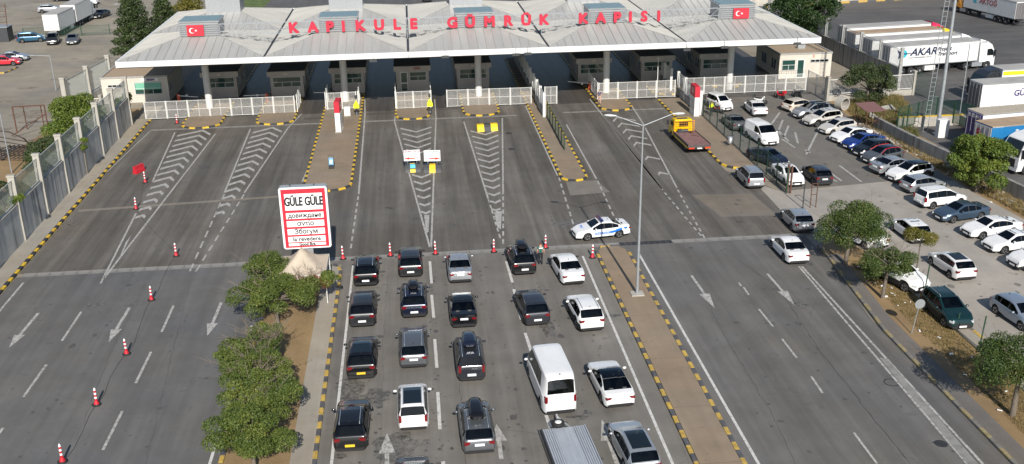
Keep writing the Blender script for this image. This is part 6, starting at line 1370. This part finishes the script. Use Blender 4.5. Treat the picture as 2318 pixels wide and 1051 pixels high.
mesh_fence('green mesh enclosure around the tall mast, front side', (52.0,103.5), (58.3,107.3), 2.4, 1.9, .3, wire=GRW, frame=GREENP, vert=1, rail=False, name='green_fence'); mesh_fence('green mesh enclosure around the tall mast, side towards the lorries', (58.3,107.3), (60.2,103.2), 2.4, 1.9, .3, wire=GRW, frame=GREENP, vert=1, rail=False, name='green_fence')
mesh_fence('green mesh gate panel at the end of the white pickets', (61.6,119.6), (62.6,116.2), 2.7, 3.4, .2, wire=GRW, frame=GREENP, vert=1, rail=False, name='green_fence')
# thin lamp posts
def thinlamp(p, h, label, arm=1.4, sg=-1):
    t = thing('thin_lamp_post', label, 'street lamp', (p[0],p[1],0), 0, 'thin lamp posts'); link('pole', MB().tube((0,0,0),(0,0,h),.07,.05,8).mesh('pole', STEEL), t); link('arm', MB().tube((0,0,h),(sg*arm,0,h+.15),.04,.03,6).mesh('arm', STEEL), t); link('lamp_head', MB().cbox((sg*(arm+.25),0,h+.17),(.6,.2,.09)).mesh('lamp_head', STEEL), t)
q = G(2172,262); thinlamp((q.x,q.y), 8.2, 'thin lamp post in front of the lettered lorry', 1.5, 1); q = G(127,205); thinlamp((q.x,q.y), 4.6, 'thin lamp post in the left yard behind the shrub', 2.0, -1); q = G(27,392); thinlamp((q.x,q.y), 8, 'thin lamp post behind the wall at the left edge', 1.2, -1); q = G(291,95); thinlamp((q.x,q.y), 6, 'thin lamp post beside the conifers', .8, -1)
# --- concrete pipes, rusty shelter, slabs, rubbish
p = G(1907,250); o = MB(); n = 24
for (r0, x0), (r1, x1) in (((.78,-.5),(.78,.5)),((.78,.5),(.64,.5)),((.64,.5),(.64,-.5)),((.64,-.5),(.78,-.5))):
    o.add([(x_, r_*math.cos(2*math.pi*i/n),   .78+r_*math.sin(2*math.pi*i/n)) for r_, x_ in ((r0,x0),(r1,x1)) for i in range(n)], [(i,(i+1)%n,n+(i+1)%n,n+i) for i in range(n)], 0, True)
tag(link('concrete_pipe', o.mesh('concrete_pipe', CONC), None, (p.x,p.y+.3,0), R(-62)), 'big concrete pipe ring lying beside the olive bush', 'pipe')
sh = thing('rusty_shelter', 'rusty steel shelter frame with a small brown roof on the waste ground', 'shelter', (49.6,105.3,0), R(8)); sh.scale = (.7,.7,.8)
for x in (-1.5,1.5):
    for y in (-1.6,1.6): link('leg', MB().bar((x,y,0),(x,y,3.0),.09).mesh('leg', RUST), sh)
s = MB()
for y in (-1.6,1.6): s.bar((-1.5,y,.4),(1.5,y,2.6),.05); s.bar((1.5,y,.4),(-1.5,y,2.6),.05); s.bar((-1.5,y,1.5),(1.5,y,1.5),.05)
for x in (-1.5,1.5): s.bar((x,-1.6,.4),(x,1.6,2.6),.05); s.bar((x,1.6,.4),(x,-1.6,2.6),.05); s.bar((x,-1.6,1.5),(x,1.6,1.5),.05)
link('brace', s.mesh('brace', RUST), sh); link('roof', MB().cbox((0,0,3.1),(3.3,3.6,.06),0,0,R(8)).mesh('roof', mat('brown_roof_sheet', (.17,.085,.08), .7, var=.15)), sh)
s = MB().bar((-.6,0,0),(-.6,0,1.5),.06).bar((.6,0,0),(.6,0,1.5),.06).bar((-.6,0,1.5),(.6,0,1.5),.06).bar((-.6,0,.8),(.6,0,.8),.05); p = G(2021,300); tag(link('rusty_stand', s.mesh('rusty_stand', RUST), None, (p.x,p.y,0), R(20)), 'small rusty stand right of the rusty shelter', 'stand')
for i, (px, py, a, l) in enumerate(((2012,252,.4,'pale concrete slab lying in the weeds behind the shelter'),(1978,270,1.1,'pale broken panel leaning under the shelter'))): p = G(px, py); tag(link('concrete_slab', MB().cbox((0,0,.3),(1.6,1.1,.14),a,0,.45).cbox((.9,.3,.1),(.5,.3,.2),a).mesh('concrete_slab', CONC), None, (p.x,p.y,0)), l, 'slab')
rng = random.Random(8); s = MB()
for i in range(420):
    f_ = rng.random(); x = 49.9+2.4*f_+rng.gauss(0,.35); y = 107-30*f_+rng.gauss(0,.5); k = rng.uniform(.05,.2); s.cbox((x,y,k*.35),(k*1.6,k*1.1,k*.7),rng.uniform(0,3),0,rng.uniform(-.3,.3))
o = link('rubble', s.mesh('rubble', mat('pale_rubble', (.36,.33,.29), .9, var=.35, scale=2)), kind='stuff'); o['label'] = 'pale stones and rubble along the edge of the car park'; o['category'] = 'rubble'
s = MB()
for i in range(60):
    px, py = rng.choice(((rng.uniform(1810,1850),0),(2095,0),(2230,0))); x, y = rng.choice(((rng.uniform(32,34.5),rng.uniform(46,69)),(rng.uniform(50,53),rng.uniform(80,100)))); k = rng.uniform(.05,.14); s.cbox((x,y,.06),(k*2,k,.05),rng.uniform(0,3),0,.3)
o = link('litter', s.mesh('litter', WHITE), kind='stuff'); o['label'] = 'scraps of white litter on the verges'; o['category'] = 'litter'
# --- left yard scrap frames and dark kiosk
t = thing('scrap_frame', 'tall rusty rectangular steel frame beside the green shrub', 'scrap frame', (-43.5,119.5,0), R(5)); s = MB()
for x in (-1.7,1.7):
    s.bar((x,-.8,0),(x,-.8,3.0),.12); s.bar((x*.55,.6,0),(x*.55,.6,2.6),.1)
s.bar((-1.7,-.8,3.0),(1.7,-.8,3.0),.12); s.bar((-1.7,-.8,3.0),(-.9,.6,2.6),.08); s.bar((1.7,-.8,3.0),(.9,.6,2.6),.08); s.bar((1.7,-.8,2.0),(-1.7,-3.0,.2),.09); link('frame', s.mesh('frame', RUST), t)
t = thing('scrap_frame', 'low wrecked rusty lattice of steel bars behind the left wall', 'scrap frame', (-42.0,108.6,0), R(-12)); s = MB()
for i in range(11): s.bar((-2.5+i*.5,-1.6,.3),(-2.1+i*.5,2.8,.45),.07)
for y in (-1.6,0,1.4,2.8): s.bar((-2.6,y,.28),(3.0,y,.4),.09)
for x, y in ((-2.4,-1.5),(-.6,-1.4)): s.bar((x,y,0),(x-.1,y,3.2),.14)
pts = [(-2.5,-1.5,3.2),(-.6,-1.4,3.25),(.5,-1.0,3.0),(1.4,0,2.0),(1.7,1.0,.5)]
for a, b in zip(pts, pts[1:]): s.bar(a, b, .12)
s.bar((-.6,-1.4,2.6),(2.8,2.7,.4),.09); s.bar((-2.4,-1.5,2.4),(1.5,2.2,.4),.08); link('frame', s.mesh('frame', mat('burnt_steel', (.055,.04,.035), .85, var=.4, scale=5)), t); link('sheet', MB().cbox((1.9,2.0,.55),(1.4,.9,.05),.3,0,.15).mesh('sheet', mat('orange_rust', (.24,.07,.03), .85, var=.3)), t)
p = G(5,95); t = thing('dark_kiosk', 'dark kiosk with steel frame at the left edge of the yard', 'kiosk', (p.x,p.y,0)); link('cabin', MB().box(-1.6,1.1,0,2.5,0,2.3).mesh('cabin', DSTEEL), t); link('roof', MB().box(-1.7,1.2,-.1,2.6,2.3,2.4).mesh('roof', STEEL), t); s = MB(); [s.bar((x,1.2,2.4),(x+.3,1.2,6),.1) for x in (-.8,.8)]; [s.bar((-.8+.08*k,1.2,3+k*.9),(.8+.08*k,1.2,3+k*.9),.08) for k in range(4)]; link('frame', s.mesh('frame', RUST), t)
mesh_fence('thin green wire fence crossing the left yard', G(55,87), G(250,78), 1.6, 4.2, 0, wire=GRW, frame=GREENP, vert=1, rail=False, name='green_fence')
kerb(thing('yard_kerb', 'worn yellow kerb end beside the red car', 'kerb'), [G(-30,168), G(12,166), G(40,153)], mats=(YELF, BLKF))
# --- motorcycles
def moto(px, py, rz, col, label):
    p = G(px, py); t = thing('motorcycle', label, 'motorcycle', (p.x,p.y,0), R(rz), 'motorcycles by the gate fence')
    for x in (-.62,.62):
        m_ = MB().lathe([(.20,-.05),(.28,-.05),(.30,0),(.28,.05),(.20,.05)],18).mesh('tyre', RUBBER); m_.transform(Matrix.Rotation(R(90),4,'X')); w = link('tyre', m_, t, (x,0,.30)); r_ = MB().lathe([(.2,-.03),(.2,.03)],14).mesh('rim', STEEL); r_.transform(Matrix.Rotation(R(90),4,'X')); link('rim', r_, w)
    link('fork', MB().tube((.62,-.09,.3),(.38,-.09,.95),.025).tube((.62,.09,.3),(.38,.09,.95),.025).mesh('fork', STEEL), t); link('handlebar', MB().tube((.34,-.36,1.05),(.40,0,1.0),.018).tube((.34,.36,1.05),(.40,0,1.0),.018).mesh('handlebar', DSTEEL), t)
    s = MB(); ring = [(-.75,.62,.08,.05),(-.5,.60,.14,.12),(-.1,.52,.14,.16),(.15,.50,.13,.16),(.32,.72,.12,.22),(.45,.92,.08,.10)]; vs = []
    for x, z, w, h in ring: vs += [(x, w*math.cos(2*math.pi*k/8), z+h*math.sin(2*math.pi*k/8)) for k in range(8)]
    s.add(vs, [(j*8+k,j*8+(k+1)%8,(j+1)*8+(k+1)%8,(j+1)*8+k) for j in range(5) for k in range(8)], 0, True); s.add(vs, [tuple(range(7,-1,-1)), tuple(40+k for k in range(8))]); link('fairing', s.mesh('fairing', col), t)
    link('seat', MB().box(-.55,.1,-.13,.13,.70,.80).mesh('seat', RUBBER), t); link('engine', MB().box(-.2,.25,-.15,.15,.22,.5).mesh('engine', DSTEEL), t); link('top_box', MB().box(-.92,-.58,-.2,.2,.82,1.12).mesh('top_box', col if col is RED else DSTEEL), t); link('headlight', MB().cbox((.48,0,.92),(.1,.2,.16)).mesh('headlight', WHITE), t); link('stand', MB().tube((0,.1,.25),(-.05,.28,0),.015).mesh('stand', STEEL), t)
moto(1764,224,118,RED,'red motorcycle with rear box at the gate fence'); moto(1803,222,112,DSTEEL,'black motorcycle nearest the mesh side gate'); moto(1720,236,-30,WHITE,'white and grey motorcycle behind the white saloon'); moto(1624,256,-55,mat('maroon_fairing', (.20,.02,.03), .35),'dark red motorcycle under the person in yellow')
# ================================================================== people
def person(label, loc, rz, joints, edges, cols, hair, extra=None, scale=1.0):
    """one continuous skinned body; cols maps a joint to a material index"""
    t = thing('person', label, 'person', loc, rz); names = list(joints); me = bpy.data.meshes.new('body')
    me.from_pydata([joints[n][:3] for n in names], [(names.index(a), names.index(b)) for a, b in edges], [])
    o = bpy.data.objects.new('body_tmp', me); COL.objects.link(o); md = o.modifiers.new('skin','SKIN'); md.use_smooth_shade = True
    for i, n in enumerate(names): r_ = joints[n][3]; me.skin_vertices[0].data[i].radius = (r_, r_*(joints[n][4] if len(joints[n]) > 4 else 1)); me.skin_vertices[0].data[i].use_root = (n == 'pelvis')
    sb = o.modifiers.new('sub','SUBSURF'); sb.levels = 2; sb.render_levels = 2
    dg = bpy.context.evaluated_depsgraph_get(); dg.update(); bm_ = bpy.data.meshes.new_from_object(o.evaluated_get(dg)); bpy.data.objects.remove(o); bm_.name = 'body'
    bm_.materials.clear()
    for m in cols['mats']: bm_.materials.append(m)
    J = [(Vector(joints[n][:3]), n) for n in names]
    for f in bm_.polygons:
        c = f.center; best = None
        for a, b in edges:
            A, B = Vector(joints[a][:3]), Vector(joints[b][:3]); k = max(0, min(1, (c-A).dot(B-A)/max(1e-6,(B-A).length_squared))); d = (c-(A+(B-A)*k)).length
            if best is None or d < best[0]: best = (d, a if k < .5 else b)
        f.material_index = cols['of'](best[1]); f.use_smooth = True
    link('body', bm_, t)
    hx, hy, hz = joints['head'][:3]; s = MB(); rr = .112
    prof = []; n = 12
    for j in range(5):
        th = R(8+j*22)
        for i in range(n): a = 2*math.pi*i/n; prof.append((hx+rr*math.sin(th)*math.cos(a)*.92-.012, hy+rr*math.sin(th)*math.sin(a)*.88, hz+.02+rr*math.cos(th)*1.02))
    s.add(prof, [(j*n+i,(j+1)*n+i,(j+1)*n+(i+1)%n,j*n+(i+1)%n) for j in range(4) for i in range(n) if not (j > 1 and (i < 3 or i > 9))], 0, True); s.add(prof[:n], [tuple(range(n))]); link('hair', s.mesh('hair', hair), t)
    sk = cols['mats'][0]; s = MB().cbox((hx+.105,hy,hz-.005),(.035,.028,.045)); link('nose', s.mesh('nose', sk), t); link('mouth', MB().cbox((hx+.094,hy,hz-.055),(.012,.05,.012)).mesh('mouth', mat('lips', (.30,.10,.08), .6)), t)
    for y in (-.038,.038): link('eye', MB().cbox((hx+.094,hy+y,hz+.02),(.012,.024,.012)).mesh('eye', INK), t)
    for y in (-.1,.1): link('ear', MB().cbox((hx,hy+y*.98,hz),(.04,.02,.06)).mesh('ear', sk), t)
    for sd in ('l','r'):
        w = Vector(joints['hand_'+sd][:3]); e = Vector(joints['elbow_'+sd][:3]); d = (w-e).normalized(); sx = Vector((0,1 if sd == 'l' else -1,0)); fwd = d.cross(sx).normalized(); s = MB()
        for k, L in enumerate((.075,.085,.082,.065)): b = w+d*.03+fwd*(.026-.017*k); m1 = b+d*L*.55; s.tube(b,m1,.0095,.009,6); s.tube(m1,m1+d*L*.45-sx*.015,.009,.006,6)
        b = w-d*.02+fwd*.035; s.tube(b,b+d*.03+fwd*.025,.011,.009,6); s.tube(b+d*.03+fwd*.025,b+d*.06+fwd*.03,.009,.007,6); link('fingers', s.mesh('fingers', sk), t)
    if extra: extra(t)
    t.scale = (scale,)*3; return t
EDG = [('pelvis','belly'),('belly','chest'),('chest','neck'),('neck','head'),('chest','sh_l'),('sh_l','elbow_l'),('elbow_l','hand_l'),('chest','sh_r'),('sh_r','elbow_r'),('elbow_r','hand_r'),('pelvis','hip_l'),('hip_l','knee_l'),('knee_l','ank_l'),('ank_l','toe_l'),('pelvis','hip_r'),('hip_r','knee_r'),('knee_r','ank_r'),('ank_r','toe_r')]
def joints(stride=0.0, arm=0.0, lean=0.0):
    """local +x is forward"""
    return {'pelvis':(0,0,.95,.125,1.15),'belly':(lean*.3,0,1.12,.125,1.2),'chest':(lean*.7,0,1.36,.135,1.3),'neck':(lean,0,1.53,.055),'head':(lean+.02,0,1.66,.098,.95),
     'sh_l':(lean*.8,.19,1.43,.065),'elbow_l':(lean*.5-.05+arm*.3,.25,1.15,.048),'hand_l':(lean*.5+.06+arm,.25,.90+arm*.3,.036),'sh_r':(lean*.8,-.19,1.43,.065),'elbow_r':(lean*.5-.05-arm*.1,-.25,1.15,.048),'hand_r':(lean*.5+.05-arm*.2,-.26,.90,.036),
     'hip_l':(0,.095,.90,.095),'knee_l':(.05+stride*.5,.10,.50,.066),'ank_l':(stride*.9,.10,.09,.046),'toe_l':(stride*.9+.15,.115,.035,.036),'hip_r':(0,-.095,.90,.095),'knee_r':(.05-stride*.3,-.10,.50,.066),'ank_r':(-stride*.9,-.10,.09,.046),'toe_r':(-stride*.9+.15,-.115,.035,.036)}
SKIN = mat('skin', (.45,.25,.17), .6, var=.05); HAIRB = mat('brown_hair', (.07,.035,.02), .7); HAIRD = mat('dark_hair', (.02,.015,.012), .7); TEALV = mat('teal_vest', (.005,.10,.085), .75, var=.06); DKT = mat('dark_trousers', (.015,.016,.022), .85, var=.1); SHOE = mat('black_shoe', (.012,.012,.013), .5)
def of_std(sl):
    def f(n):
        if n.startswith(('head','neck','hand')) or (n.startswith('elbow') and sl): return 0
        if n.startswith(('knee','hip','pelvis','ank')): return 2
        if n.startswith('toe'): return 3
        return 1
    return f
def backtext(t):
    o = link('back_patch', MB().box(-.16,-.148,-.15,.15,1.36,1.44).mesh('back_patch', bpy.data.materials['sign_white']), t)
p = G(1224,600); person('officer in a teal vest and dark trousers standing beside the black SUV', (p.x,p.y,0), R(93), joints(.04,.05), EDG, dict(mats=[SKIN,TEALV,DKT,SHOE], of=of_std(True)), HAIRB, backtext, 1.04)
p = G(1609,262); person('person in a bright yellow safety jacket behind the green fence', (p.x,p.y,0), R(-60), joints(.05,.25,.05), EDG, dict(mats=[SKIN,HV,DKT,SHOE], of=of_std(False)), HAIRD)
p = G(1357,238); person('man in a blue checked shirt and pale trousers walking by the gate fence', (p.x,p.y,.14), R(-100), joints(.2,.1), EDG, dict(mats=[SKIN,mat('blue_shirt', (.06,.08,.14), .8, var=.5, scale=14),mat('pink_trousers', (.45,.28,.22), .8),SHOE], of=of_std(True)), HAIRD)
